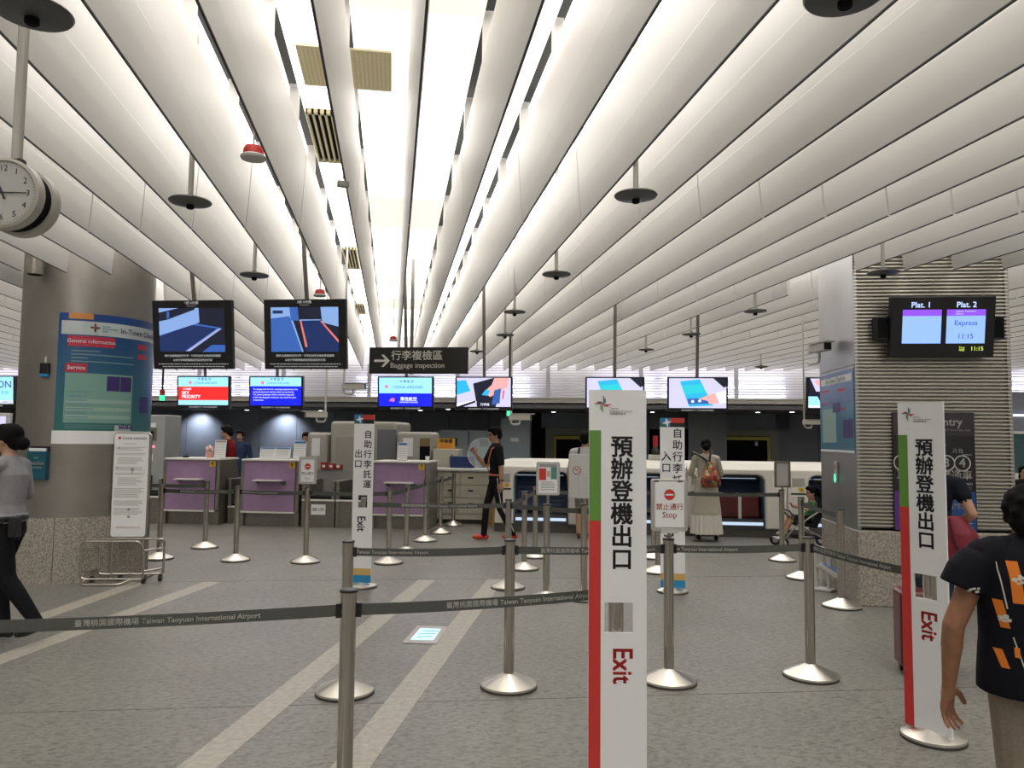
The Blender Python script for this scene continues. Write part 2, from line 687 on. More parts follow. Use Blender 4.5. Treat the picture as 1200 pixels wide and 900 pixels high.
# soffit and dark back wall under it
sf = struct(MB().box(-22, 22, VW, VB + .1, 2.36, 2.46).build('trim_1', mat('soffit_grey', (0.10, 0.10, 0.105), .5)))
sf.rotation_euler = (0, 0, RB)
dl_m = glow('downlight_lens', (0.9, 0.95, 1), 6)
for u in (-13.3, -10.6, -8.3, -5.0, -4.0, -1.2, .6, 1.6, 2.6, 4.4, 5.2, 6.6, 9.3):
    MB().lathe([(.06, -.004), (.06, .0)], (u, VW + 1.1 + (u * 7 % 2), 2.358), 14).build('downlight', dl_m, sf)
bw = struct(MB().box(-22, 22, VB + .02, VB + .2, 0, 2.4).build('wall_counter_side', blackm))
bw.rotation_euler = (0, 0, RB)
doors = [(-1.25, .1, 1.57), (2.62, 3.55, 2.0), (3.60, 4.98, 1.62)]
pu = -20.0
while pu < 20:
    u0, u1 = pu + .006, pu + 1.19
    if not any(a - .02 < u1 and u0 < c + .02 for a, c, h in doors):
        MB().box(u0, u1, VB, VB + .02, .02, 2.36).build('wall_panel', darkwall, bw)
    pu += 1.2
MB().box(-1.6, 5.6, VB, VB + .02, 1.9, 2.36).build('wall_panel', darkwall, bw)
gold = mat('gold_frame', (0.42, 0.36, 0.03), .4)
frame2 = mat('olive_grey_frame', (0.20, 0.20, 0.16), .5)
for n, (u0, u1, h) in enumerate(((-1.15, .0, 1.57), (3.75, 4.95, 1.60))):
    d = thing('door_%d' % (n + 1), 'x', 'door', W((u0 + u1) / 2, VB - .03, 0), RB)
    for kk in ('label', 'category'):
        del d[kk]
    d['kind'] = 'structure'
    hw = (u1 - u0) / 2
    MB().box(-hw - .32, hw + .32, -.03, .0, h + .12, 1.9).box(-hw - .32, -hw - .08, -.03, .0, 0, h + .12).box(hw + .08, hw + .32, -.03, .0, 0, h + .12).build('door_surround', frame2, d)
    MB().box(-hw - .07, hw + .07, -.06, .0, h, h + .10).box(-hw - .07, -hw, -.06, 0, 0, h).box(hw, hw + .07, -.06, 0, 0, h).build('door_frame', gold, d)
    MB().box(-hw, hw, -.02, .0, 0, h).build('dark_doorway', blackm, d)
    MB().box(hw - .35, hw - .28, -.10, -.06, h - .16, h - .04).build('exit_lamp', lgreyp, d)
MB().box(2.58, 3.62, VB - 1.2, VB - 1.12, 0, 2.36).build('partition_panel', mat('partition_grey', (.15, .16, .17), .5), bw)

# walls closing the hall at the sides and behind the viewer
side_m = mat('side_wall_grey', (0.45, 0.43, 0.39), .7)
o = struct(MB().box(-19, -18.8, -8, 23.5, 0, 4.4).build('wall_left', side_m))
o.rotation_euler = (0, 0, RB)
o = struct(MB().box(17.5, 17.7, -6, 23.5, 0, 4.4).build('wall_right', side_m))
o.rotation_euler = (0, 0, RB)

# wall washers: small spot lamps at the soffit in front of the dark wall
for n, (u, z) in enumerate(((-12.35, 2.33), (-9.56, 2.33))):
    ld = bpy.data.lights.new('wall_washer_light', 'SPOT')
    ld.energy = WASH
    ld.color = (.82, .88, 1)
    ld.spot_size = R(120)
    ld.spot_blend = .9
    ld.shadow_soft_size = .04
    t = thing('wall_washer', 'small recessed spot washing the dark wall behind the %s airline counter' % ('first', 'second')[n], 'spotlight', W(u, VB - .45, 2.36), RB)
    MB().lathe([(.05, -.03), (.06, 0)], n=14).build('lamp_housing', steeld, t)
    lo = bpy.data.objects.new('wall_washer_light', ld)
    col.objects.link(lo)
    lo.parent = t
    lo.location = (0, 0, -.05)
    lo.rotation_euler = (R(28), 0, 0)
ld = bpy.data.lights.new('counter_lamp_light', 'AREA')

# ---- left round pillar
pl = struct(MB().cyl((0, 0, .70), (0, 0, 4.4), PR, n=72).build('wall_pillar_left', steelp, smooth=True))
pl.location = PLC
GR = PR + .02
n = 8
for i in range(n):
    a0, a1 = 2 * PI * i / n + .004, 2 * PI * (i + 1) / n - .004
    k = 9
    pts = [(GR * math.cos(a0 + (a1 - a0) * j / (k - 1)), GR * math.sin(a0 + (a1 - a0) * j / (k - 1))) for j in range(k)]
    pts += [(.5 * math.cos(a1), .5 * math.sin(a1)), (.5 * math.cos(a0), .5 * math.sin(a0))]
    MB().prismz(pts, 0, .70).build('granite_base_panel', granite, pl)
MB().lathe([(PR + .003, 2.34), (PR + .003, 2.352)], n=72).build('joint_band', steeld, pl)
MB().lathe([(PR + .003, 1.58), (PR + .003, 1.587)], n=72).build('joint_band', steeld, pl)


# facing angle of a pixel column on the round pillar
def on_pillar(px, py):
    d = ray(px, py)
    # intersect with the vertical cylinder
    ox, oy = EYE.x - PLC.x, EYE.y - PLC.y
    A = d.x ** 2 + d.y ** 2
    B = 2 * (ox * d.x + oy * d.y)
    C_ = ox * ox + oy * oy - PR * PR
    D = max(0, B * B - 4 * A * C_)
    t = (-B - math.sqrt(D)) / (2 * A)
    p = EYE + d * t
    return math.atan2(p.y - PLC.y, p.x - PLC.x), p.z


def wrapper(a0, rad):
    """local x along the surface to the right, z up -> cylinder coordinates (pillar local)"""
    def f(x, y, z):
        a = a0 + x / rad
        r = rad + y
        return (r * math.cos(a), r * math.sin(a), z)
    return f


def wrap_rect(mb, x0, x1, z0, z1, y, wf):
    n = max(1, int(abs(x1 - x0) / .05))
    for i in range(n):
        a, b_ = x0 + (x1 - x0) * i / n, x0 + (x1 - x0) * (i + 1) / n
        mb.add([wf(a, y, z0), wf(b_, y, z0), wf(b_, y, z1), wf(a, y, z1)], [(0, 1, 2, 3)])


aL, zT_ = on_pillar(70, 366)
_, zB_ = on_pillar(62, 520)
# poster wrapped round the pillar
t = thing('information_poster', 'large blue and green airport information poster curved round the left steel pillar', 'poster', PLC)
wf = wrapper(aL, PR + .004)
PW = 1.35
grad = bpy.data.materials.new('poster_gradient')
grad.use_nodes = True
nt = grad.node_tree
bb = nt.nodes['Principled BSDF']
tc = nt.nodes.new('ShaderNodeTexCoord')
sp = nt.nodes.new('ShaderNodeSeparateXYZ')
nt.links.new(tc.outputs['Object'], sp.inputs[0])
mr = nt.nodes.new('ShaderNodeMapRange')
mr.inputs[1].default_value = zB_
mr.inputs[2].default_value = zT_
nt.links.new(sp.outputs[2], mr.inputs[0])
cr = nt.nodes.new('ShaderNodeValToRGB')
cr.color_ramp.elements[0].color = (.04, .19, .15, 1)
cr.color_ramp.elements[1].color = (.012, .055, .25, 1)
nt.links.new(mr.outputs[0], cr.inputs[0])
nt.links.new(cr.outputs[0], bb.inputs['Base Color'])
bb.inputs['Roughness'].default_value = .35
zz = lambda f: zT_ + (zB_ - zT_) * f
mb = MB()
wrap_rect(mb, 0, PW, zz(.90), zz(0), 0, wf)
mb.build('poster_sheet', grad, t)
mb = MB()
wrap_rect(mb, -.02, PW, zz(1.0), zz(.90), 0, wf)
mb.mi(1)
wrap_rect(mb, .03, PW, zz(.165), zz(.06), .002, wf)
mb.mi(2)
wrap_rect(mb, .10, .565, zz(.255), zz(.175), .003, wf)
wrap_rect(mb, .09, .30, zz(.455), zz(.385), .003, wf)
mb.mi(3)
wrap_rect(mb, .09, .80, zz(.84), zz(.46), .002, wf)
mb.mi(4)
for k in range(3):
    wrap_rect(mb, .11, .78, zz(.66 + k * .06 + .028), zz(.66 + k * .06), .003, wf)
mb.mi(5)
wrap_rect(mb, .50, .64, zz(.59), zz(.475), .004, wf)
wrap_rect(mb, .645, .78, zz(.59), zz(.475), .004, wf)
wrap_rect(mb, .92, 1.1, zz(.75), zz(.62), .004, wf)
mb.mi(2)
wrap_rect(mb, .86, 1.0, zz(.24), zz(.2), .003, wf)
wrap_rect(mb, .86, 1.0, zz(.32), zz(.28), .003, wf)
mb.mi(6)
wrap_rect(mb, .10, .34, zz(.045), zz(-.0), .003, wf)
mb.mi(1)
wrap_rect(mb, .60, .80, zz(.90), zz(.855), .003, wf)
mb.mi(7)
for k in range(9):
    wrap_rect(mb, .65 + .02 * k, .665 + .02 * k, zz(.975 - .09), zz(.975 - .09 - .03 * random.random() - .02), .005, wf)
mb.build('poster_print', [whitep, mat('poster_pale', (.5, .56, .58), .5), mat('poster_crimson', (.5, .03, .07), .5), mat('poster_mint', (.20, .38, .33), .5),
                          mat('poster_mint_light', (.32, .48, .42), .5), mat('poster_indigo', (.05, .03, .16), .5), mat('poster_orange', (.6, .25, .06), .5), mat('poster_indigo', (.05, .03, .16), .5)], t)
text(t, 'General Information', .058, .333, zz(.215), .005, whitep, .01, wrap=wf)
text(t, 'Service', .060, .195, zz(.42), .005, whitep, .01, wrap=wf)
text(t, 'In-Town Check-in', .085, .62, zz(.115), .005, mat('navy_ink', (.02, .02, .09), .5), .01, align='LEFT', wrap=wf)
text(t, '✛', .12, .36, zz(.11), .005, mat('logo_brown', (.16, .05, .03), .5), .02, wrap=wf)
mb = MB()
for k in range(3):
    wrap_rect(mb, .43, .43 + (.06, .16, .08)[k], zz(.135 - .02 * k), zz(.127 - .02 * k), .004, wf)
for k, (a, c) in enumerate(((.14, .42), (.14, .80), (.14, .30), (.14, .8))):
    wrap_rect(mb, a, c, zz(.285 + .027 * k + .009), zz(.285 + .027 * k), .004, wf)
for k in range(7):
    wrap_rect(mb, .12, .30 + .1 * random.random(), zz(.60 + .032 * k + .008), zz(.60 + .032 * k), .006, wf)
for k in range(3):
    wrap_rect(mb, .11, .58, zz(.855 + .012 * k + .004), zz(.855 + .012 * k), .004, wf)
mb.build('fine_print', mat('poster_fine', (.16, .30, .34), .5), t)

# leaflet box, call unit and can lamp on the pillar
a, z1 = on_pillar(47, 524)
_, z0 = on_pillar(47, 562)
t = thing('leaflet_box', 'small dark teal leaflet box fixed to the left pillar beside the poster', 'leaflet box', PLC + Vector((PR * math.cos(a), PR * math.sin(a), z0)), a + PI / 2)
hh = z1 - z0
MB().box(-.115, .115, -.05, .012, 0, hh * .88).build('box_front', mat('leaflet_teal', (.01, .09, .13), .4), t, bevel=.006)
MB().box(-.115, .115, -.012, .012, hh * .88, hh + .01).build('back_plate', black, t)
MB().box(-.10, .10, -.036, -.018, hh * .80, hh * .97).build('leaflets', whitep, t)
text(t, '機場捷運路線', .034, 0, hh * .5, -.053, lgreyp, .01)
text(t, 'Tourist Guide', .026, 0, hh * .38, -.053, lgreyp)
text(t, '〰', .06, 0, hh * .66, -.053, lgreyp)
a, z1 = on_pillar(54, 433)
t = thing('wall_sensor', 'small black control unit with a blue lower edge on the left pillar', 'sensor', PLC + Vector((PR * math.cos(a), PR * math.sin(a), z1 - .06)), a + PI / 2)
MB().box(-.05, .05, -.04, .01, 0, .13).build('housing', black, t, bevel=.008)
MB().box(-.05, .05, -.044, -.01, -.02, .01).build('blue_edge', cyanp, t)
MB().cyl((0, -.01, .12), (0, -.01, .20), .012).build('aerial', lgreyp, t)
a, z1 = on_pillar(52, 316)
t = thing('can_lamp', 'short dark steel cylinder lamp on the upper left of the round pillar', 'lamp', PLC + Vector(((PR + .12) * math.cos(a), (PR + .12) * math.sin(a), z1 - .08)), a + PI / 2)
MB().lathe([(.07, 0), (.085, .0), (.085, .26), (.05, .27)]).build('lamp_can', steeld, t, smooth=True)
MB().box(-.02, .02, .06, .14, .1, .16).build('bracket', steeld, t)
MB().lathe([(.065, -.004), (.065, .0)]).build('lamp_glass', blackm, t)

# ---- right pillar
pr = struct(MB().box(U0 + .035, U1 - .035, V0 + .035, V1, .76, 4.4).build('wall_pillar_right', steeld))
pr.rotation_euler = (0, 0, RB)
corr = mat('corrugated_steel', (0.62, 0.60, 0.54), .35, .75)
mb = MB()
z = .77
while z < 3.95:
    mb.prismx([(V0 + .034, z), (V0 + .010, z + .003), (V0, z + .009), (V0, z + .019), (V0 + .010, z + .025), (V0 + .034, z + .028)], U0, U1)
    z += .036
o = mb.build('corrugated_ribs', corr, pr, smooth=True)
o['kind'] = 'stuff'
MB().box(U0 - .005, U0 + .030, V0 + .002, V1, .735, 2.38).box(U0 - .005, U0 + .030, V0 + .002, V1, 2.385, 4.4).build('steel_cladding', mat('side_cladding', (.30, .30, .305), .35, .6, noise=.05, nscale=3), pr)
MB().box(U1 - .03, U1 + .005, V0 + .002, V1, .735, 4.4).build('steel_cladding', steelp, pr)
g = .004
for (a, b_, c, d_) in ((U0 - .015, U0 + .72, V0 - .015, V0 + .6), (U0 + .728, U1 + .015, V0 - .015, V0 + .6), (U0 - .015, U0 + .72, V0 + .608, V1), (U0 + .728, U1 + .015, V0 + .608, V1)):
    MB().box(a, b_, c, d_, 0, .735).build('granite_base_panel', granite, pr, bevel=.012)

# ================================================================== HANGING THINGS
def disc_speaker(p, label):
    t = thing('ceiling_disc', label, 'ceiling disc', (p.x, p.y, 3.12), 0, 'round hanging discs under the baffles')
    MB().lathe([(.006, -.022), (.03, -.020), (.128, -.004), (.134, .004), (.128, .012), (.04, .03), (.022, .045)]).build('disc', mat('disc_dark', (.10, .10, .095), .4, .3), t, smooth=True)
    MB().lathe([(.018, -.045), (.024, -.04), (.024, -.02)], n=12).build('sensor_knob', blackm, t)
    MB().cyl((0, 0, .03), (0, 0, 1.14), .017, n=10).build('stem', mat('stem_white', (.5, .48, .43), .5), t)
    return t


DISCS = [((38, 15), 'large-looking grey disc hanging nearest at the top left corner'),
         ((223, 237), 'grey disc hanging right of the clock, left side of the hall'),
         ((298, 323), 'grey disc hanging just above the two big screens'),
         ((745, 230), 'biggest grey disc in the right half, on a white stem'),
         ((652, 322), 'grey disc behind the biggest one of the right row'),
         ((603, 366), 'third grey disc down the right row, on a short stem'),
         ((592, 393), 'small far disc near the pole of the fourth airline screen'),
         ((559, 412), 'farthest small disc above the right end of the baggage sign'),
         ((885, 365), 'grey disc seen edge on, midway between screen pole and camera of the right pillar'),
         ((810, 392), 'small disc at the head of the pole of the touch screen monitor'),
         ((757, 410), 'faint small disc between the two right screen poles'),
         ((892, 430), 'far tiny disc low in front of the lit louvres at right'),
         ((1035, 320), 'grey disc overlapping the top of the ribbed pillar'),
         ((990, -5), 'disc cut off by the top edge of the picture')]
for (px, py), lb in DISCS:
    disc_speaker(fl(px, py, 3.12), lb)
for (px, py), lb in (((297, 182), 'red alarm dome hanging nearest, above the first big screen'), ((375, 345), 'red alarm dome half hidden over the second big screen'),
                     ((461, 398), 'far small red alarm dome above the baggage inspection sign')):
    p = fl(px, py, 3.2)
    t = thing('alarm_dome', lb, 'alarm', p, 0, 'red alarm domes')
    MB().lathe([(.068, -.022), (.072, -.01), (.062, 0)]).build('base', lgreyp, t)
    MB().lathe([(.056, 0), (.055, .03), (.045, .05), (.02, .058)]).build('dome', red, t, smooth=True)
    MB().cyl((0, 0, .05), (0, 0, 1.05), .006, n=6).build('rod', lgreyp, t)
p = fl(402, 216, 3.25)
t = thing('hanging_sensor', 'tiny dark grey sensor box on a thin wire below the central panels', 'sensor', p, .3)
MB().box(-.035, .035, -.02, .02, -.018, .018).build('box', greyp, t)
MB().cyl((0, 0, .01), (.0, 0, 1.0), .003, n=5).build('wire', greyp, t)

# clock at the upper left
pc = ray(17, 233).normalized()
pc = EYE + pc * 3.95
t = thing('station_clock', 'round double-faced white station clock hanging on a pole at the left edge', 'clock', (pc.x, pc.y, pc.z), R(-6))
CR = .148
for s in (-1, 1):
    def rot(o, s=s):
        o.rotation_euler = (R(90) * (1 if s < 0 else -1), 0, 0) if s < 0 else (R(-90), 0, 0)
        return o
    case = rot(MB().lathe([(CR - .01, .030), (CR, .036), (CR, .085), (CR - .012, .09), (CR - .018, .082)], n=40).build('case', mat('clock_case', (.45, .43, .38), .4), t, smooth=True))
    rot(MB().lathe([(CR - .02, .080), (CR - .02, .083)], n=40).build('dial', mat('clock_dial', (.50, .50, .48), .5), t))
rot = None
MB().cyl((0, -.032, 0), (0, .032, 0), CR - .012, n=36).build('dark_core', blackm, t)
for h in range(1, 13):
    a = R(90 - 30 * h)
    text(t, str(h), .036, (CR - .045) * math.cos(a), (CR - .045) * math.sin(a), -.0845, ink)
mb = MB()
for m_ in range(60):
    a = R(6 * m_)
    r0, r1, ww = CR - .026, CR - .021, .0007
    ca, sa = math.cos(a), math.sin(a)
    mb.flat([(r0 * ca - ww * sa, r0 * sa + ww * ca), (r0 * ca + ww * sa, r0 * sa - ww * ca), (r1 * ca + ww * sa, r1 * sa - ww * ca), (r1 * ca - ww * sa, r1 * sa + ww * ca)], -.0845)
mb.build('minute_marks', ink, t)


def hand(name, ang, l, ww):
    a = R(ang)
    c, s = math.cos(a), math.sin(a)
    pts = [(-.03, -ww), (l, -ww * .6), (l, ww * .6), (-.03, ww)]
    MB().prism([(x * c - z * s, x * s + z * c) for x, z in pts], -.089, -.087).build(name, ink, t)


hand('hour_hand', 90 - 30 * 11.25 + 0, .065, .004)
hand('minute_hand', 0, .098, .003)
MB().box(-.035, .035, -.02, .02, CR - .005, CR + .025).build('clamp', black, t, bevel=.01)
MB().cyl((0, 0, CR + .02), (0, 0, 4.2 - pc.z), .022).build('pole', mat('stem_white', (.5, .48, .43), .5), t)


# ---- screens
def screen_thing(name, label, u, v, z, wd, ht, tilt, group, poles=((0, 0),), ztop=4.42, rz=RB, depth=.07):
    """Empty at the centre of the screen front; parts hang on a tilted child body."""
    t = thing(name, label, 'monitor', W(u, v, z), rz, group)
    t.rotation_euler = (R(tilt), 0, rz)
    MB().box(-wd / 2, wd / 2, 0, depth, -ht / 2, ht / 2).build('housing', black, t, bevel=.006)
    for (x, y) in poles:
        b_ = MB().cyl((x, depth + .01 + y, 0), (x, depth + .01 + y + math.sin(R(tilt)) * (ztop - z) * -1, (ztop - z)), .024, n=10).build('pole', steeld, t)
    return t


G1 = 'two big x-ray viewing screens'
glo = lambda n, c, s=1.0: glow('scr_' + n, c, s)
s_navy = glo('navy', (.004, .018, .09))
s_mid = glo('mid', (.03, .10, .36))
s_pale = glo('pale', (.20, .33, .62))
s_dark = glo('dark', (.004, .006, .02))
s_pink = glo('pinkline', (.55, .30, .42))
s_red2 = glo('redline', (.65, .16, .14))
s_sky = glo('sky', (.33, .72, 1.0), 1.05)
s_blue = glo('blue', (.005, .012, .85), 1.0)
s_red = glo('red', (.95, .02, .02), 1.05)
s_white = glo('white', (.85, .88, 1), 1.0)
s_lil = glo('lilac', (.58, .56, .82), 1.0)
s_cyan = glo('cyan', (.02, .42, .75), 1.0)
s_teal = glo('teal', (.02, .55, .62), 1.0)
s_skin = glo('skin', (.75, .38, .36), 1.0)
s_green = glo('green', (.2, .9, .5), 1.0)
s_txt = glo('text', (.30, .31, .30), 1.0)
s_type = glo('type', (.02, .06, .25), 1.0)
s_pnk = glo('logo_pink', (.75, .15, .35), 1.0)

for n, (u, lb) in enumerate(((-4.43, 'left big hanging screen showing an empty x-ray conveyor seen from the side'),
                             (-3.14, 'right big hanging screen showing a dark conveyor between red edges'))):
    t = screen_thing('viewing_screen', lb, u, 8.0, 2.71, .97, .80, 7, G1, poles=((0.02, 0),))
    t.scale = (.95, .95, .95)
    x0, x1, z0, z1 = -.40, .40, -.20, .31
    X = lambda f: x0 + (x1 - x0) * f
    Z = lambda f: z1 + (z0 - z1) * f
    mb = MB()
    if n == 0:
        mb.mi(0).flat(rc(x0, x1, z0, z1), -.002)
        mb.mi(1).flat([(X(0), Z(.98)), (X(0), Z(.45)), (X(.55), Z(.35)), (X(.95), Z(.45)), (X(.42), Z(.98))], -.003)
        mb.mi(2).flat([(X(0), Z(.62)), (X(0), Z(.33)), (X(.58), Z(.02)), (X(.60), Z(.34)), ], -.004)
        mb.mi(3).flat([(X(0), Z(.33)), (X(0), Z(.30)), (X(.45), Z(.16)), (X(.45), Z(.19))], -.005)
        mb.mi(3).flat([(X(.40), Z(.98)), (X(.90), Z(.47)), (X(.96), Z(.47)), (X(.47), Z(.98))], -.005)
        mb.mi(4).flat([(X(.42), Z(.98)), (X(.92), Z(.48)), (X(.935), Z(.48)), (X(.445), Z(.98))], -.006)
        mb.mi(3).flat([(X(0), Z(.10)), (X(0), Z(0)), (X(.30), Z(0))], -.006)
        mb.mi(1).flat([(X(.12), Z(.24)), (X(.12), Z(.08)), (X(.16), Z(.08)), (X(.16), Z(.22))], -.006)
        mb.mi(3).flat([(X(.57), Z(.33)), (X(.55), Z(0)), (X(.61), Z(0)), (X(.62), Z(.33))], -.006)
        mb.mi(1).flat([(X(.65), Z(1)), (X(.8), Z(.84)), (X(1), Z(.84)), (X(1), Z(1))], -.003)
        mb.mi(5).flat([(X(0), Z(.98)), (X(0), Z(.64)), (X(.5), Z(.38)), (X(.88), Z(.47)), (X(.38), Z(.98))], -.0035)
    else:
        mb.mi(0).flat(rc(x0, x1, z0, z1), -.002)
        mb.mi(2).flat([(X(0), Z(1)), (X(0), Z(0)), (X(.30), Z(0)), (X(.33), Z(.30)), (X(.48), Z(1))], -.003)
        mb.mi(1).flat([(X(0), Z(1)), (X(0), Z(.25)), (X(.28), Z(.2)), (X(.46), Z(1))], -.0032)
        mb.mi(5).flat([(X(.53), Z(1)), (X(.44), Z(.29)), (X(.74), Z(.27)), (X(1), Z(.75)), (X(1), Z(1))], -.004)
        mb.mi(6).flat([(X(.51), Z(.9)), (X(.43), Z(.30)), (X(.455), Z(.30)), (X(.54), Z(.88))], -.005)
        mb.mi(6).flat([(X(.73), Z(.31)), (X(.755), Z(.31)), (X(1), Z(.73)), (X(1), Z(.80))], -.005)
        mb.mi(3).flat([(X(.42), Z(.30)), (X(.44), Z(.275)), (X(.74), Z(.275)), (X(.74), Z(.295))], -.0055)
        mb.mi(2).flat([(X(.76), Z(.34)), (X(.74), Z(0)), (X(1), Z(0)), (X(1), Z(.44))], -.004)
        mb.mi(1).flat([(X(.30), Z(.3)), (X(.28), Z(0)), (X(.40), Z(0)), (X(.42), Z(.3))], -.0045)
        mb.mi(5).flat([(X(.03), Z(.14)), (X(.03), Z(.07)), (X(.18), Z(.07)), (X(.18), Z(.14))], -.0045)
    mb.build('display', [s_dark, s_mid, s_pale, s_pale, s_pink, s_navy, s_red2], t)
    text(t, ('1號 X光機', '2號 X光機')[n], .038, 0, .368, -.003, s_txt, .01)
    text(t, ('X-ray scan 1', 'X-ray scan 2')[n], .022, 0, .335, -.003, s_txt)
    text(t, '請於此處確認您的行李・行李完成安全檢查後再離開', .030, 0, -.245, -.003, s_txt, .012)
    text(t, '以免行李需開箱檢查而延誤您的行程', .030, 0, -.295, -.003, s_txt, .012)
    mb = MB()
    for k in range(2):
        x = -.42 + .05 * k
        while x < .42 - .05 * k:
            ww = .008 + .03 * random.random()
            mb.flat(rc(x, x + ww, -.343 - .03 * k, -.335 - .03 * k), -.003)
            x += ww + .008
    mb.build('fine_print', s_txt, t)

G2 = 'row of small airline and information screens over the counters'
SM = [(-6.04, 'small airline screen with a red priority panel, over the first lilac counter', 'red'),
      (-4.87, 'small airline screen with white words on plain blue, over the second lilac counter', 'blue'),
      (-2.84, 'small airline screen half pale blue half royal blue, under the baggage sign', 'two'),
      (-1.65, 'small information screen showing hands tagging a blue suitcase', 'case'),
      (0.285, 'small information screen partly hidden by the tall exit sign', 'hand'),
      (1.47, 'small information screen showing a finger touching a kiosk display', 'hand'),
      (3.42, 'small screen half hidden behind the ribbed pillar, blue light at its foot', 'dark'),
      (-9.63, 'small blue screen cut by the left edge of the picture', 'alli')]
for u, lb, kind in SM:
    t = screen_thing('information_screen', lb, u, 11.3, 2.26, .86, .51, 4, G2, ztop=4.42)
    w2, zb, zt = .405, -.195, .235
    mb = MB()
    ms = [s_dark, s_sky, s_red, s_blue, s_lil, s_cyan, s_skin, s_mid, s_white, s_teal, s_pnk]
    if kind == 'red':
        mb.mi(1).flat(rc(-w2, w2, zb, zt), -.002)
        mb.mi(2).flat(rc(-w2, w2, -.12, .09), -.003)
    elif kind == 'blue':
        mb.mi(1).flat(rc(-w2, w2, .10, zt), -.002)
        mb.mi(3).flat(rc(-w2, w2, zb, .10), -.002)
    elif kind == 'two':
        mb.mi(1).flat(rc(-w2, w2, .0, zt), -.002)
        mb.mi(3).flat(rc(-w2, w2, zb, .0), -.002)
    elif kind == 'alli':
        mb.mi(1).flat(rc(-w2, w2, -.14, zt), -.002)
        mb.mi(8).flat(rc(-w2, w2, zb, -.14), -.002)
    elif kind == 'case':
        mb.mi(4).flat(rc(-w2, w2, zb, zt), -.002)
        mb.mi(0).flat([(-.10, zb), (-.16, .15), (.15, zt), (.33, zt), (.18, zb)], -.003)
        mb.mi(5).flat([(-w2, -.02), (-w2, .19), (-.27, .20), (-.20, .04)], -.003)
        mb.mi(6).flat([(.0, .02), (.12, .13), (.16, zt), (.38, zt), (.36, .1), (.10, -.05)], -.004)
        mb.mi(5).flat([(-.03, -.02), (.03, .06), (.10, .05), (.06, -.03)], -.005)
        mb.mi(7).flat([(.12, -.17), (.16, .05), (.26, .08), (.24, -.14)], -.005)
        mb.mi(2).flat([(.28, -.08), (.29, .05), (.31, .05), (.30, -.08)], -.006)
        mb.mi(8).flat([(-w2, zb), (-w2, -.15), (-.12, -.10), (-.10, -.13)], -.004)
        mb.mi(0).flat([(-w2, zb), (-.30, zb), (-.12, -.13), (-.12, -.10)], -.005)
    elif kind == 'hand':
        mb.mi(4).flat(rc(-w2, w2, zb, zt), -.002)
        mb.mi(5).flat([(-.12, zb + .02), (-.25, .19), (.03, .22), (.22, -.16)], -.003)
        mb.mi(9).flat([(-.17, .0), (-.22, .13), (.05, .15), (.12, .03)], -.004)
        mb.mi(7).flat([(-.13, -.14), (-.15, -.06), (.14, -.05), (.19, -.13)], -.004)
        mb.mi(8).flat(disc(-.07, -.10, .022, 10), -.005)
        mb.mi(8).flat(disc(.03, -.09, .022, 10), -.005)
        mb.mi(6).flat([(.02, -.06), (.10, -.03), (.16, .0), (.25, .02), (.33, -.06), (.30, -.12), (.17, -.14), (.14, -.09), (.05, -.07)], -.006)
        mb.mi(8).flat([(.25, .02), (.40, .06), (.40, -.12), (.31, -.13)], -.0065)
        mb.mi(0).flat([(.22, zt), (.37, .10), (w2, .12), (w2, zt)], -.0045)
    elif kind == 'dark':
        mb.mi(0).flat(rc(-w2, w2, zb, zt), -.002)
        mb.mi(4).flat([(-.38, zt), (-.3, .05), (.1, .05), (.1, zt)], -.003)
        mb.mi(6).flat([(-.33, .2), (-.2, .06), (-.1, .1), (-.2, zt)], -.004)
        mb.mi(1).flat([(-w2, -.18), (-w2, -.02), (-.28, -.02), (-.20, -.18)], -.003)
        mb.mi(8).flat([(-w2, -.18), (-w2, -.15), (-.22, -.15), (-.2, -.18)], -.004)
    mb.build('display', ms, t)
    if kind in ('red', 'blue', 'two'):
        hz = .175 if kind != 'two' else .165
        text(t, '中 華 航 空', .045, .02, hz + .028 if kind != 'two' else .175, -.0035, s_type, .012)
        text(t, 'CHINA AIRLINES', .062 if kind == 'two' else .05, .04, hz - .03 if kind != 'two' else .09, -.0035, glo('type2', (.05, .25, .5)), .012)
        for k in range(5):
            a = 2 * PI * k / 5
            zc = hz - .022 if kind != 'two' else .10
            MB().flat(disc(-.29 + .016 * math.cos(a) + (.02 if kind != 'two' else 0) + (.06 if kind != 'two' else 0), zc + .016 * math.sin(a), .013, 8), -.0035 - .0001 * k).build('flower_petal', s_pnk, t)
    if kind == 'red':
        text(t, '天合優享', .035, -.33, .05, -.004, s_white, .012, align='LEFT')
        text(t, 'SKY\nPRIORITY', .072, -.35, -.04, -.004, s_white, .025, align='LEFT', space=.8)
    if kind == 'blue':
        text(t, 'To comply with the U.S. screening requirements, the\npersonal electronic devices which are carried by\nU.S. bound passenger will be randomly inspected\nat the boarding gate, thank you very much for your\ncooperation.', .033, -.36, -.03, -.004, s_white, .008, align='LEFT', space=1.25)
    if kind == 'two':
        text(t, '華信航空', .065, .05, -.09, -.004, s_white, .02)
        text(t, 'MANDARIN AIRLINES', .030, .05, -.135, -.004, s_white, .008)
        MB().flat([(-.25, -.12), (-.22, -.07), (-.19, -.12)], -.004).flat(disc(-.19, -.10, .03, 12), -.0041).build('airline_emblem', s_pnk, t)
    if kind == 'case':
        text(t, '行李條', .045, .02, -.165, -.007, s_white, .01)
    if kind == 'alli':
        text(t, 'MON', .16, .38, .11, -.004, s_type, .01, align='RIGHT')
        text(t, '天合', .07, .33, -.02, -.004, s_cyan, .01, align='RIGHT')
        text(t, 'ALLIANCE', .06, .39, -.17, -.004, s_type, .01, align='RIGHT')
    text(t, '請於此處確認行李・行李完成檢查後再離開', .024, 0, -.228, -.003, s_txt, .012)

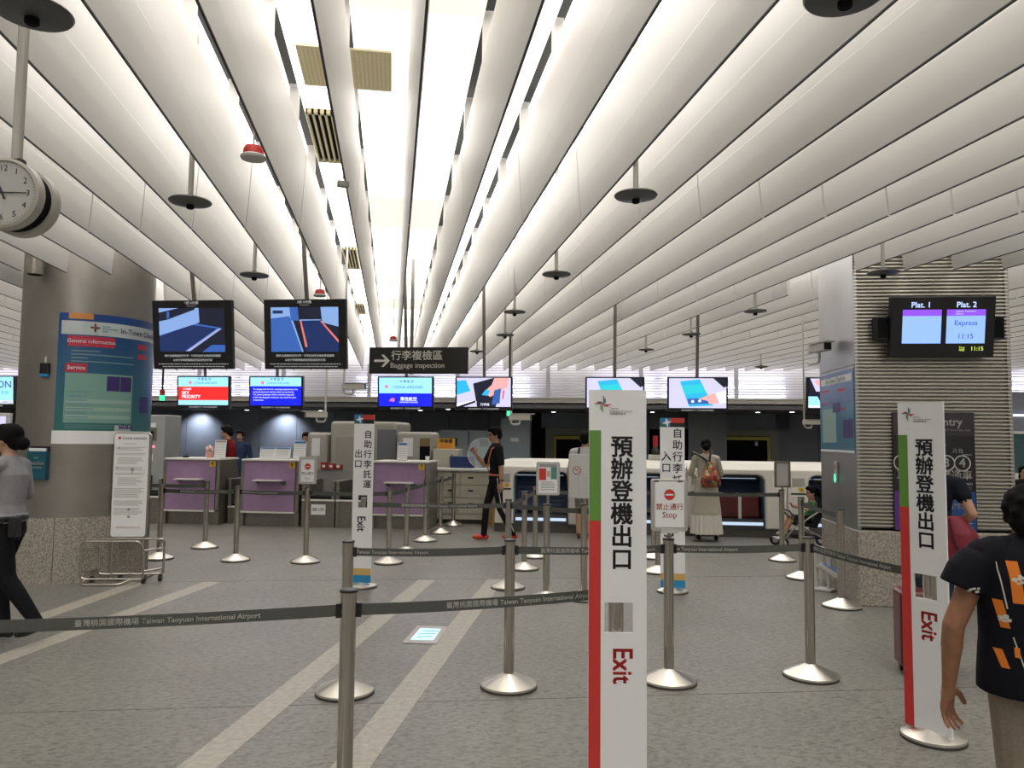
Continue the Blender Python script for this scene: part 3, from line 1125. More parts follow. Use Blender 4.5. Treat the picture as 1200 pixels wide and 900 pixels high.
# baggage inspection sign
p0, p1 = av(433, 407, 11.0), av(548, 438, 11.0)
t = thing('baggage_inspection_sign', 'black hanging sign with a white arrow and the words Baggage inspection', 'sign', W((p0.x + p1.x) / 2, 11.0, (p0.z + p1.z) / 2), RB)
hw, hh = (p1.x - p0.x) / 2, (p0.z - p1.z) / 2
MB().box(-hw, hw, 0, .06, -hh, hh).build('sign_panel', mat('sign_charcoal', (.018, .016, .015), .45), t, bevel=.005)
MB().cyl((-.12, .08, -.2), (-.12, .08, 1.65), .026).build('pole', steeld, t)
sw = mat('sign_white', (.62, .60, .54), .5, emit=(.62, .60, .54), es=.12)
MB().prism([(-.66, .012), (-.66, -.022), (-.49, -.022), (-.555, -.095), (-.515, -.095), (-.425, -.005), (-.515, .085), (-.555, .085), (-.49, .012)], -.004, 0).build('arrow', sw, t)
text(t, '行李複檢區', .155, -.02, .065, -.003, sw, .012)
text(t, 'Baggage inspection', .108, -.01, -.075, -.003, sw, .003)


# platform monitor on the ribbed pillar, with its two loudspeakers
p = lambda x, y: av(x, y, V0 - .12)
q0, q1 = p(1040, 350), p(1163, 419)
uc, zc = (q0.x + q1.x) / 2, (q0.z + q1.z) / 2
t = thing('platform_display', 'wide black monitor listing platforms one and two on the ribbed pillar', 'monitor', W(uc, V0 - .19, zc), RB)
t.rotation_euler = (R(9), 0, RB)
hw, hh = (q1.x - q0.x) / 2, (q0.z - q1.z) / 2
MB().box(-hw, hw, 0, .09, -hh, hh).build('housing', black, t, bevel=.008)
MB().box(-.15, .15, .08, .22, -.1, .1).build('wall_bracket', steeld, t)
d_bl = glo('board_blue', (.27, .45, .98))
d_pu = glo('board_purple', (.25, .07, .85))
d_in = glo('board_ink', (.03, .05, .45))
d_wh = glo('board_white', (.50, .65, 1.0))
d_yl = glo('board_lime', (.55, .70, .10))
mb = MB()
for x0, x1 in ((-.78, -.03), (.07, .81)):
    mb.mi(0).flat(rc(x0 * hw, x1 * hw, -.55 * hh, .36 * hh), -.002)
    mb.mi(1).flat(rc(x0 * hw, x1 * hw, .36 * hh, .57 * hh), -.002)
mb.build('display', [d_bl, d_pu], t)
text(t, 'Plat. 1', .075, -.43 * hw, .72 * hh, -.003, d_wh, .02)
text(t, 'Plat. 2', .075, .44 * hw, .72 * hh, -.003, d_wh, .02)
text(t, 'Express', .068, .44 * hw, .12 * hh, -.003, d_in, .008)
text(t, '11:15', .068, .44 * hw, -.32 * hh, -.003, d_in, .008)
text(t, 'Airport Terminal 2\nStation', .024, .24 * hw, .47 * hh, -.003, d_wh, .004, align='LEFT')
text(t, 'Time\n時間', .026, .38 * hw, -.73 * hh, -.003, d_yl, .01)
text(t, '11:15', .055, .67 * hw, -.73 * hh, -.003, d_yl, .015)
for s, lb in ((-1, 'left of'), (1, 'right of')):
    tt = thing('wall_speaker', 'small black loudspeaker on the ribbed pillar %s the platform monitor' % lb, 'speaker', W(uc + s * (hw + .055), V0 - .075, zc), RB, 'pair of loudspeakers')
    MB().box(-.06, .06, -.06, .075, -.115, .115).build('cabinet', black, tt, bevel=.01)
    MB().box(-.05, .05, -.066, -.058, -.10, .10).build('grille', blackm, tt)

# entry sign on the ribbed pillar
p = lambda x, y: av(x, y, V0 - .03)
q0, q1 = p(1046, 483), p(1146, 623)
x0, x1, z1, z0 = q0.x, q1.x, q0.z, q1.z
hw, hh = (x1 - x0) / 2, (z1 - z0) / 2
t = thing('platform_entry_sign', 'tall black and blue sign headed Entry with ringed numbers, on the ribbed pillar', 'sign', W((x0 + x1) / 2, V0 - .012, (z0 + z1) / 2), RB)
MB().box(-hw, hw, -.012, .014, -hh, hh).build('sign_panel', mat('sign_black_print', (.008, .008, .01), .4), t)
swh = mat('entry_white', (.55, .55, .52), .5)
MB().flat(rc(-hw, hw, .60 * hh, hh), -.013).build('header_field', mat('entry_plum', (.03, .022, .03), .4), t)
MB().flat(rc(0, hw - .01, -hh, -.34 * hh), -.013).build('blue_field', mat('entry_blue', (.01, .06, .22), .4), t)
MB().flat(rc(-hw, -.02, -hh, -.34 * hh), -.013).build('purple_field', mat('entry_purple', (.10, .03, .20), .4), t)
S = hw * 2 / 100.0
text(t, 'Entry', .108, .40 * hw, hh * .836, -.0145, swh, .02)
text(t, '入口', .13, -.50 * hw, hh * .82, -.0145, swh, .01)
text(t, '入口 MRT West Ticket Gate', .026, .50 * hw, hh * .70, -.0145, swh, .005)
text(t, '月台', .05, .58 * hw, .345 * hh, -.0145, swh, .012)
text(t, 'Platform', .024, .80 * hw, .285 * hh, -.0145, swh)
MB().flat([(.08 * hw, .34 * hh), (.20 * hw, .40 * hh), (.30 * hw, .44 * hh), (.12 * hw, .56 * hh), (.08 * hw, .56 * hh)], -.0145).build('arrow', swh, t)


def ring(mb, x, z, r0, r1, y, n=24):
    for i in range(n):
        a, b_ = 2 * PI * i / n, 2 * PI * (i + 1) / n
        mb.flat([(x + r0 * math.cos(a), z + r0 * math.sin(a)), (x + r1 * math.cos(a), z + r1 * math.sin(a)), (x + r1 * math.cos(b_), z + r1 * math.sin(b_)), (x + r0 * math.cos(b_), z + r0 * math.sin(b_))][::1], y)


for k, (n_, x) in enumerate((('1', -.80), ('2', -.42), ('3', .30), ('4', .68))):
    mb = MB()
    ring(mb, x * hw, .14 * hh, .068, .079, -.0145)
    mb.build('number_ring', swh, t)
    text(t, n_, .12, x * hw, .14 * hh, -.0145, swh, .02)
text(t, '普通車', .098, .53 * hw, -.07 * hh, -.0145, swh, .015)
text(t, 'Commuter Train', .046, .50 * hw, -.205 * hh, -.0145, swh, .015)
text(t, '普通列車 加班發行', .034, .52 * hw, -.285 * hh, -.0145, swh, .004)
text(t, '直達車', .098, -.55 * hw, -.07 * hh, -.0145, swh, .015)
ey = mat('entry_yellow', (.45, .40, .08), .5)
text(t, '往機場方向', .04, .15 * hw, -.38 * hh, -.0145, ey, .004, align='LEFT')
text(t, '往台北・三重・新\n林口運動場・\n桃園・環北站', .032, .52 * hw, -.56 * hh, -.0145, swh, .006)
mb = MB()
lines(mb, .2 * hw, .92 * hw, -.96 * hh, -.78 * hh, 5, -.0145, .3, .5)
mb.build('fine_print', swh, t)
mb = MB()
for k in range(5):
    ring(mb, -.66 * hw, -.44 * hh - k * .085, .026, .034, -.0145, 14)
mb.build('line_rings', swh, t)

# poster and signal on the side of the right pillar
def side(px, py):
    d = ray(px, py)
    t_ = U0 / (d.x * CU - d.y * SU)
    return UV(EYE + d * t_)


qa, qb, qc = side(964, 440), side(1003, 432), side(1003, 530)
q4 = side(964, 530)
z1, z0 = (qa.z + qb.z) / 2, (qc.z + q4.z) / 2
L = V1 - V0 - .04
t = thing('pillar_poster', 'blue and green information poster on the flat steel side of the right pillar', 'poster', W(U0 - .008, (V0 + V1) / 2, z0), RB - PI / 2)
H_ = z1 - z0
mb = MB()
mb.box(-L / 2, L / 2, -.003, .002, 0, H_)
mb.build('poster_sheet', mat('poster_side_blue', (.05, .20, .30), .35), t)
mb = MB()
mb.flat(rc(-L / 2, L / 2, H_ * .60, H_), -.0035)
mb.mi(1).flat(rc(-L * .45, L * .45, H_ * .86, H_ * .95), -.004)
mb.mi(2).flat(rc(-L * .45, -L * .20, H_ * .77, H_ * .80), -.004).flat(rc(.05 * L, .27 * L, H_ * .75, H_ * .79), -.004).flat(rc(-L * .45, -L * .3, H_ * .62, H_ * .65), -.004).flat(rc(.05 * L, .27 * L, H_ * .52, H_ * .55), -.004)
mb.mi(3).flat(rc(-L * .42, 0, H_ * .12, H_ * .55), -.004)
mb.mi(4).flat(rc(-.1 * L, .12 * L, H_ * .50, H_ * .62), -.0045).flat(rc(.2 * L, .46 * L, H_ * .18, H_ * .40), -.0045)
mb.mi(1).flat(rc(-L / 2, L / 2, 0, H_ * .03), -.004)
mb.build('poster_print', [mat('poster_side_top', (.05, .12, .28), .35), whitep, mat('poster_crimson', (.5, .03, .07), .5), mat('poster_mint_light', (.32, .48, .42), .5), mat('poster_indigo', (.05, .03, .16), .5)], t)
text(t, 'In-Town Check-in', .09, 0, H_ * .905, -.0045, mat('navy_ink', (.02, .02, .09), .5), .008)
q = side(982, 558)
t = thing('signal_lamp', 'small red and green signal lamp on the side of the right pillar', 'signal lamp', W(U0 - .01, q.y, q.z), RB - PI / 2)
MB().box(-.03, .03, -.02, .006, -.07, .16).build('casing', mat('signal_case', (.5, .5, .5), .4), t, bevel=.01)
MB().ell((0, -.02, -.02), (.025, .012, .05)).build('green_light', glow('lamp_green', (.05, .9, .35), 1.3), t, smooth=True)
MB().ell((0, -.02, .10), (.012, .008, .03)).build('red_light', mat('lamp_red_off', (.45, .12, .1), .4), t, smooth=True)


# ---- CCTV cameras
def cctv(label, px, py, V, yaw, s=1.0, arm='up', dark=False):
    q = av(px, py, V)
    t = thing('security_camera', label, 'camera', W(q.x, V, q.z), yaw, 'security cameras')
    body = mat('camera_white', (.62, .60, .55), .4)
    MB().box(-.045 * s, .045 * s, -.17 * s, .15 * s, -.04 * s, .04 * s).build('camera_body', body, t, bevel=.01)
    MB().box(-.055 * s, .055 * s, -.21 * s, .12 * s, .04 * s, .052 * s).build('sun_hood', body, t)
    MB().box(-.036 * s, .036 * s, -.176 * s, -.168 * s, -.032 * s, .032 * s).build('lens_window', black, t)
    if arm == 'up':
        pts = [(0, 0, -.04 * s), (0, 0, -.10 * s), (0, .13 * s, -.10 * s), (0, .13 * s, 4.42 - q.z)]
    else:
        pts = [(0, 0, -.04 * s), (0, 0, -.14 * s), (0, .22 * s, -.14 * s)]
    MB().tube(rr3(pts), .014 * s).build('bracket', body, t, smooth=True)
    return t


cctv('white camera on a bracket right of the second small airline screen', 371, 486, 13.5, R(-70), 1.25)
cctv('white camera close under the right edge of the second big screen', 414, 453, 10.0, R(75), 1.0)
cctv('white camera on a curled arm behind the walking man', 609, 489, 13.5, R(60), 1.25)
cctv('white camera with black face sticking out from the side of the right pillar', 960, 408, 8.75, R(-4), 1.1, 'side')
cctv('camera bracketed below the half hidden screen by the right pillar', 951, 495, 11.4, R(80), .8)

# green lit signal lamps high in the counter zone
for (px, py, V, lb) in ((190, 466, 14.0, 'red and green signal lamp above the tall grey cabinet at left'), (597, 484, 14.0, 'small green lit lamp above the walking man'), (768, 522, 14.4, 'red warning beacon on a post right of the tall exit sign')):
    q = av(px, py, V)
    t = thing('signal_beacon', lb, 'signal lamp', W(q.x, V, q.z), RB, 'signal beacons')
    if px == 768:
        MB().cyl((0, 0, -.02), (0, 0, .18), .045).build('red_lens', mat('beacon_red', (.35, .02, .02), .3), t)
        MB().box(-.13, .13, -.08, .08, -.45, -.17).build('base_box', greybox, t, bevel=.02)
        MB().lathe([(.07, -.17), (.07, -.1), (.04, -.02)]).build('black_collar', black, t)
    else:
        MB().cyl((0, 0, -.055), (0, 0, .045), .05).build('green_lens', glow('lamp_green', (.05, .9, .35), 1.3), t)
        MB().cyl((0, 0, .045), (0, 0, .15), .05).build('red_lens', mat('beacon_red', (.35, .02, .02), .3), t)
        MB().cyl((0, 0, .15), (0, 0, 4.42 - q.z), .02).build('hanger', black, t)

# ================================================================== COUNTERS
VC = 13.2
CN = [(-7.68, -6.74, '9', 'first'), (-6.22, -5.26, '8', 'second'), (-3.83, -2.92, '7', 'third')]
for (u0, u1, num, od) in CN:
    hw = (u1 - u0) / 2
    t = thing('airline_counter', {'9': 'lilac fronted check-in counter farthest left, numbered nine', '8': 'lilac fronted check-in counter numbered eight, in the middle', '7': 'lilac fronted check-in counter numbered seven, right of the x-ray machine'}[num],
              'counter', W((u0 + u1) / 2, VC, 0), RB, 'lilac airline counters')
    MB().prismx([(-.03, .27), (.0, 1.15), (.03, 1.15), (.03, .27)], -hw, hw - .02).build('front_panel', purple, t)
    MB().box(-hw - .05, hw + .05, -.03, .75, 1.15, 1.18).build('counter_top', white, t, bevel=.004)
    sf_ = [(.0, .0), (.0, .24), (-.035, .27), (.0, 1.15), (.62, 1.15), (.72, .9), (.72, 0)]
    MB().prismx(sf_, hw, hw + .06).build('side_panel', steeld, t)
    MB().prismx(sf_, -hw - .06, -hw).build('side_panel', steeld, t)
    MB().box(-hw, hw, .03, .07, .27, 1.15).box(-hw, hw, .06, .08, 0, .27).build('kick_plate', steeld, t)
    MB().box(-hw - .04, hw + .0, -.065, -.02, .235, .262).build('bumper_rail', white, t)
    MB().box(-.24, .24, -.20, -.01, .80, .82).build('bag_shelf', white, t)
    MB().prismx([(-.20, .80), (-.01, .80), (-.01, .74), (-.12, .785)], .22, .30).prismx([(-.20, .80), (-.01, .80), (-.01, .74), (-.12, .785)], -.23, -.19).build('shelf_bracket', steeld, t)
    MB().box(hw - .13, hw - .03, -.012, 0.0, 1.03, 1.13).build('number_tag', yellow, t)
    text(t, num, .10, hw - .08, 1.08, -.014, ink, .02)
# baggage scales and conveyors between the counters
def conveyor(u0, u1, label, name='baggage_conveyor', top=.52, back=.81, front=.0):
    hw = (u1 - u0) / 2
    t = thing(name, label, 'conveyor', W((u0 + u1) / 2, VC + front, 0), RB)
    MB().box(-hw, hw, .02, 1.6, 0, top - .04).build('steel_body', steeld, t, bevel=.006)
    MB().box(-hw + .06, hw - .06, .04, 1.6, top - .04, top).build('belt', blackm, t)
    MB().box(-hw, -hw + .06, 0, 1.6, 0, back).box(hw - .06, hw, 0, 1.6, 0, back).build('side_rail', steeld, t, bevel=.006)
    MB().box(-hw, hw, -.01, .02, top - .06, top - .03).build('front_edge', white, t)
    return t


t = conveyor(-6.64, -6.29, 'narrow steel gap conveyor between counters nine and eight', front=.25, top=.35)
t = conveyor(-5.15, -4.55, 'steel baggage conveyor right of counter eight, with a white notice')
MB().box(-.12, .14, -.008, .0, .22, .40).build('paper_notice', whitep, t)
text(t, 'BR 170', .07, .01, .31, -.01, ink, .01)
conveyor(-4.53, -3.92, 'steel baggage conveyor left of counter seven, behind the exit sign')
t = conveyor(-8.62, -7.78, 'steel baggage conveyor left of counter nine, half behind the notice board')
MB().box(-.28, -.02, -.008, .0, .16, .38).build('paper_notice', whitep, t)
t = thing('clear_gate', 'steel flap panel behind the stop sign post, with red and white packets on top', 'panel', W(-4.8, VC + .9, 0), RB)
MB().box(-.45, .3, 0, .04, .5, .98).build('glass_panel', mat('grey_glass', (.30, .30, .29), .3), t)
MB().box(-.5, -.45, 0, .05, 0, 1.0).box(.3, .35, 0, .05, 0, 1.0).build('post', steeld, t)
rp = mat('packet_red', (.35, .03, .03), .5)
for k in range(3):
    o = tag(MB().box(-.06, .06, -.05, .05, 0, .13 - .02 * k).mi(1).box(-.03, .03, -.052, -.05, .03, .08).build('packet', [rp, whitep], None, bevel=.004),
            ('red packet at the left of the three on the flap panel', 'red packet in the middle of the three on the flap panel', 'low red packet at the right of the three on the flap panel')[k], 'packet', 'red packets on the flap panel')
    o.location = W(-5.08 + .14 * k, VC + .92, .98 + 0)
    o.rotation_euler = (0, 0, RB)

# ---- x-ray machines (rounded grey cabinets)
def cab(name, label, cat, u0, u1, v0, v1, z0, z1, m=greybox, r=.07, parts=()):
    t = thing(name, label, cat, W((u0 + u1) / 2, v0, z0), RB)
    hw = (u1 - u0) / 2
    MB().box(-hw, hw, 0, v1 - v0, 0, z1 - z0).build('cabinet_body', m, t, bevel=r, seg=4)
    return t


t = cab('xray_machine', 'tall rounded grey x-ray machine, the largest, behind the exit sign', 'x-ray machine', -5.3, -3.95, 15.0, 16.3, 0, 1.90)
MB().box(-.55, .28, -.012, .01, .1, 1.6).build('access_panel', mat('machine_grey_dark', (.34, .325, .285), .5), t, bevel=.005)
MB().box(-.14, -.02, -.02, .0, 1.66, 1.72).build('maker_plate', mat('plate_olive', (.25, .24, .1), .4), t)
MB().box(.30, .69, -.01, .02, .1, 1.75).build('dark_flank', mat('machine_flank_grey', (.16, .17, .18), .5), t, bevel=.02)  # darker grey strip at the right of the machine front
t = cab('xray_machine', 'lower grey x-ray tunnel end with a paper notice, left of the tallest machine', 'x-ray machine', -5.74, -5.33, 14.9, 16.0, 0, 1.67)
MB().box(-.10, .07, -.01, 0, 1.20, 1.56).build('paper_notice', whitep, t)
t = cab('xray_machine', 'lower grey x-ray machine with a dark tunnel mouth, behind counter seven', 'x-ray machine', -3.90, -3.22, 14.85, 15.8, 0, 1.70)
MB().box(-.20, .0, -.012, 0, 1.22, 1.58).build('paper_notice', whitep, t)
MB().box(.14, .34, -.012, .01, .9, 1.42).build('dark_tunnel_mouth', blackm, t)
MB().box(.14, .34, -.014, .01, 1.42, 1.58).build('wooden_lintel', mat('tan_lining', (.20, .14, .06), .5), t)
t = cab('filing_cabinet', 'pale cream steel cabinet with an orange notice on top', 'cabinet', -3.18, -2.66, 14.95, 15.4, 0, 1.37, cream, .01)
MB().cyl((.12, -.02, 1.25), (.12, 0, 1.25), .015).build('lock', black, t)
o = thing('orange_notice', 'orange notice card standing on the cream cabinet', 'notice', W(-2.95, 15.1, 1.37), RB)
MB().box(-.18, .18, 0, .02, 0, .21).build('card', mat('card_orange', (.72, .36, .04), .5), o)
text(o, '停機櫃', .09, 0, .15, -.003, ink, .02)
mb = MB()
lines(mb, -.13, .13, .02, .09, 3, -.003, .3, .3)
mb.build('fine_print', red, o)
t = cab('ticket_cabinet', 'tall narrow grey cabinet with two small pink lights, left of counter nine', 'cabinet', -8.95, -8.35, 14.2, 14.8, 0, 1.98, mat('locker_grey', (.36, .37, .37), .5), .02)
MB().box(-.06, .14, -.02, 0, 1.48, 1.72).build('card_reader', steeld, t, bevel=.01)
MB().box(.0, .08, -.026, -.0, 1.5, 1.66).build('reader_slot', blackm, t)
MB().box(-.08, .12, -.012, 0, 1.74, 1.82).build('paper_label', whitep, t)
pk = glow('lamp_pink', (1, .15, .25), 2)
MB().cyl((-.07, -.015, 1.36), (-.07, 0, 1.36), .022).build('pink_light', pk, t)
MB().cyl((.09, -.015, 1.36), (.09, 0, 1.36), .022).build('pink_light', pk, t)
MB().box(-.08, .08, -.012, 0, 1.08, 1.22).build('paper_label', whitep, t)

# cream drawers and worktop
t = thing('drawer_unit', 'low cream drawer unit with two banks of three drawers, left of the baggage machines', 'cabinet', W(-2.42, 14.25, 0), RB)
MB().box(-.85, .68, .01, .6, .08, .98).build('carcass', cream, t)
MB().box(-.85, .68, .04, .6, 0, .08).build('plinth', black, t)
dm = mat('drawer_cream', (.43, .41, .33), .45)
for bx in (-.83, -.45, -.07, .31):
    for j in range(3):
        z0 = .96 - .24 * (j + 1) - (.06 if j == 2 else 0)
        z1 = .95 - .24 * j
        d = MB().box(bx, bx + .365, -.01, .012, z0 + .01, z1).build('drawer', dm, t)
        MB().box(bx + .14, bx + .24, -.022, -.01, z1 - .11, z1 - .08).build('handle', black, d)
t = thing('back_worktop', 'pale grey worktop across the top of the cream drawers', 'worktop', W(-2.42, 14.2, .98), RB)
MB().box(-.9, .69, 0, .65, 0, .035).build('slab', lgreyp, t)
t = thing('clear_fan_screen', 'round clear plastic shield beside the walking man', 'shield', W(-2.12, 14.5, 1.015), RB)
MB().cyl((0, 0, .29), (0, .01, .29), .29, n=36).build('clear_disc', mat('clear_plastic', (.7, .8, .85), .1, alpha=.22), t)
MB().tube([(.29 * math.cos(2 * PI * i / 36), 0, .29 + .29 * math.sin(2 * PI * i / 36)) for i in range(37)], .006, 5).build('rim', lgreyp, t)
t = thing('blue_bin', 'dark blue plastic bin behind the walking man', 'bin', W(-2.55, 14.65, 1.015), RB)
MB().prism([(-.22, 0), (.22, 0), (.24, .22), (-.24, .22)], 0, .25).build('bin_body', mat('bin_blue', (.01, .025, .12), .5), t)
t = thing('cardboard_box', 'brown cardboard box on the floor at the left end of the baggage machines', 'box', W(-1.83, 14.0, 0), RB)
MB().box(-.13, .13, 0, .3, 0, .38).build('carton', mat('cardboard', (.32, .20, .07), .7), t)
MB().box(-.02, .02, -.002, .0, 0, .38).build('tape_strip', tan, t)

# tall blue-grey lockers on the dark wall
for u0, u1, lb in ((-4.55, -3.72, 'left blue-grey steel locker with a black window, before the dark wall'), (-3.70, -2.87, 'second blue-grey steel locker from the left'), (-2.85, -2.05, 'plain blue-grey locker with a small label, directly behind the walking man')):
    V = 20.5
    t = thing('steel_locker', lb, 'locker', W((u0 + u1) / 2 + .32, V, 0), RB, 'blue-grey lockers')
    hw = (u1 - u0) / 2
    hh_ = 1.80 if u0 < -3 else 2.15
    MB().box(-hw, hw, .02, .5, 0, hh_).build('cabinet_body', mat('locker_blue', (.17, .20, .23), .5), t)
    MB().box(-hw + .02, hw - .02, 0, .02, .05, hh_ - .03).build('door', mat('locker_blue_door', (.20, .235, .265), .5), t, bevel=.004)
    if u0 < -3:
        MB().box(-.12, .12, -.008, .0, 1.36, 1.58).build('dark_window', black, t)
    else:
        MB().box(-.12, .10, -.006, .0, 1.50, 1.60).build('paper_label', lgreyp, t)

# things standing on the counters
def doc_holder(label, u, v, z, wd, ht, split=1, blue=True):
    t = thing('document_holder', label, 'document stand', W(u, v, z), RB, 'document stands on the counters')
    MB().prismx([(0, 0), (.005, 0), (.045, ht), (.04, ht)], -wd / 2, wd / 2).build('acrylic_plate', whitep, t)
    MB().box(-wd / 2, wd / 2, -.02, .10, -.0, .012).build('foot', lgreyp, t)
    g_ = MB()
    g_.mi(0)
    for s in range(split):
        x0 = -wd / 2 + .015 + s * wd / split
        x1 = x0 + wd / split - .03
        for k in range(7):
            zz_ = ht * (.78 - .1 * k)
            yy = .04 * zz_ / ht - .003
            g_.add([(x0, yy, zz_), (x1 - .03 * (k % 3) * wd, yy, zz_), (x1 - .03 * (k % 3) * wd, yy + .0005, zz_ + .008), (x0, yy + .0005, zz_ + .008)], [(0, 1, 2, 3)])
    g_.mi(1)
    for s in range(split):
        x0 = -wd / 2 + .01 + s * wd / split
        x1 = x0 + wd / split - .02
        g_.add([(x0, .04 * .86 - .003, ht * .86), (x1, .04 * .86 - .003, ht * .86), (x1, .04 * .97 - .003, ht * .97), (x0, .04 * .97 - .003, ht * .97)], [(0, 1, 2, 3)])
    g_.build('printed_page', [lgreyp, bluep if blue else greyp], t)


doc_holder('white document stand on counter nine next to the red-vested clerk', -6.70 - .18, 13.55, 1.18, .22, .33, 1, False)
doc_holder('wide low double document stand on counter eight', -5.80, 13.5, 1.18, .58, .21, 2)
doc_holder('tall narrow document stand at the right end of counter eight', -5.36, 13.55, 1.18, .23, .33)
doc_holder('white and blue notice stand on counter seven', -3.45 + .02, 13.5, 1.18, .18, .32)
t = thing('pink_ornament', 'small pink flower ornament standing on counter nine', 'ornament', W(-7.05, 13.5, 1.18), RB)
pkm = mat('ornament_pink', (.72, .36, .30), .6)
MB().lathe([(.05, 0), (.07, .05), (.065, .11)]).build('pot', pkm, t, smooth=True)
mb = MB()
for k in range(6):
    a = k * 1.05
    mb.ell((.05 * math.cos(a), .04 * math.sin(a), .15 + .03 * (k % 2)), (.03, .03, .035), 8, 6)
mb.ell((0, 0, .20), (.03, .03, .04), 8, 6)
mb.build('blossom', mat('blossom_pale', (.75, .50, .45), .6), t, smooth=True)
MB().ell((.03, -.03, .17), (.02, .02, .02), 8, 6).build('dark_centre', red, t)
for u, lb in ((-7.5, 'black pen stand at the left end of counter nine'),):
    t = thing('pen_stand', lb, 'pen stand', W(u, 13.5, 1.18), RB)
    MB().box(-.05, .05, -.03, .03, 0, .04).build('block', black, t, bevel=.006)
    MB().cyl((0, 0, .04), (.03, 0, .10), .006, n=6).build('pen', black, t)
t = thing('blue_cup', 'small blue cup at the left end of counter eight', 'cup', W(-6.1, 13.6, 1.18), RB)
MB().lathe([(.03, 0), (.04, .10), (.036, .10), (.03, .01)], n=14).build('cup_wall', cyanp, t, smooth=True)
t = thing('paper_cup', 'small white cup beside the number tag of counter seven', 'cup', W(-2.98, 13.55, 1.18), RB)
MB().lathe([(.03, 0), (.04, .08), (.035, .08), (.03, .01)], n=14).build('cup_wall', whitep, t, smooth=True)

# ================================================================== SELF BAG-DROP MACHINES
shell = mat('machine_white', (.74, .72, .66), .35)
bluecur = mat('curtain_blue', (.012, .035, .10), .5)
litbar = glow('tray_light', (.65, .80, 1.0), .7)
MU = -1.72
PITCH_ = 1.63
LBL = ['white bag drop machine at the left end, right behind the walking man', 'white bag drop machine behind the tall exit sign, second from left',
       'white bag drop machine with a maroon suitcase inside, the woman in front of it', 'white bag drop machine at the right end, behind the stroller']
for i in range(4):
    u = MU + PITCH_ * i
    t = thing('bag_drop_machine', LBL[i], 'bag drop machine', W(u, VC, 0), RB, 'white bag drop machines')
    # outline of the shell front: opening from .33 to 1.27, top 1.0
    a0, a1, zo, r_ = .33, 1.27, 1.03, .13
    out = [(0, .14), (a0, .14)]
    out += [(a0, zo - r_)] + [(a0 + r_ - r_ * math.cos(R(b_)), zo - r_ + r_ * math.sin(R(b_))) for b_ in (15, 30, 45, 60, 75, 90)]
    out += [(a1 - r_ + r_ * math.sin(R(b_)), zo - r_ + r_ * math.cos(R(b_))) for b_ in (0, 15, 30, 45, 60, 75, 90)]
    out += [(a1, .14), (PITCH_ - .01, .14), (PITCH_ - .01, 1.13), (0, 1.13)]
    if i == 0:
        k = [(0, 1.13), (-.0, .14)]
        out[-1] = (.16, 1.13)
        out.append((.05, 1.0))
    MB().prism(out, 0, .5).build('shell_front', shell, t, bevel=.03, seg=3)
    MB().prismx([(.04, 1.12), (.16, 1.22), (1.5, 1.22), (1.5, 1.12)], .0 if i else .12, PITCH_ - .0).build('top_cover', shell, t, bevel=.02)
    MB().box(0, PITCH_ - .01, .5, 1.5, .14, 1.12).build('rear_housing', mat('dark_interior', (.02, .022, .028), .6), t)
    if True:
        MB().box(a0 - .0, a0 + .015, .02, .5, .14, .95).build('opening_lining', mat('lining_blue_grey', (.20, .27, .32), .3), t)
        MB().box(a1 - .015, a1, .02, .5, .14, .95).build('opening_lining', mat('lining_blue_grey', (.20, .27, .32), .3), t)
        MB().box(a0, a1, .02, .5, .14, .30).build('tray_bed', mat('tray_steel', (.08, .085, .1), .4, .5), t)
        MB().box(a0 + .04, a1 - .04, .005, .02, .20, .25).build('tray_light_bar', litbar, t)
        cu_ = thing('tmp', 'x', 'x')
        bpy.data.objects.remove(cu_)
        f = None
        mb = MB()
        for k in range(9):
            z = .34 + k * .075
            mb.prismx([(.40, z), (.42, z), (.44, z + .065), (.43, z + .07)], a0 + .02, a1 - .02)
        s_ = mb.build('roller_slats', bluecur, t)
        MB().box(a0, a1, .30, .46, .93, 1.03).build('inner_header', mat('dark_interior', (.02, .022, .028), .6), t)
        MB().box(a0 + .02, a1 - .1, .28, .30, .958, .963).build('inner_light', litbar, t)
    MB().box(0, PITCH_ - .01, .03, 1.4, 0, .14).build('plinth', mat('plinth_dark', (.07, .065, .06), .5), t)
    # control column left of the opening
    MB().prismx([(-.012, .86), (-.012, .99), (.02, 1.01), (.02, .86)], .07, .27).build('touch_screen', mat('dim_screen', (.38, .38, .35), .3), t)
    MB().box(.05, .29, -.006, .01, .72, .745).build('tag_slot', black, t)
    MB().box(.17, .26, -.006, .01, .77, .83).build('number_tag', yellow, t)
    text(t, str(6 - i), .055, .215, .80, -.008, ink, .01)
    MB().box(.06, .28, -.006, .01, .20, .70).build('lower_door', mat('machine_door', (.66, .64, .58), .4), t, bevel=.01)
# end wall of the white machines at left is rounded
t = thing('suitcase', 'maroon ribbed suitcase with a pale strap lying in the third bag drop machine', 'suitcase', W(MU + PITCH_ * 2 + .80, VC + .12, .30), RB)
mar = mat('suitcase_maroon', (.10, .012, .015), .35)
MB().box(-.40, .40, 0, .26, 0, .40).build('shell', mar, t, bevel=.04, seg=3)
mb = MB()
for k in range(7):
    mb.box(-.36, .36, -.006, .0, .05 + .046 * k, .066 + .046 * k)
mb.build('ribs', mar, t, bevel=.003)
MB().box(.05, .10, -.012, .27, -.0, .41).build('strap', tan if False else lgreyp, t)
MB().tube(rr3([(-.35, -.0, .33), (-.35, -.02, .42), (-.2, -.02, .42), (-.2, 0, .40)]), .008).build('handle', lgreyp, t)

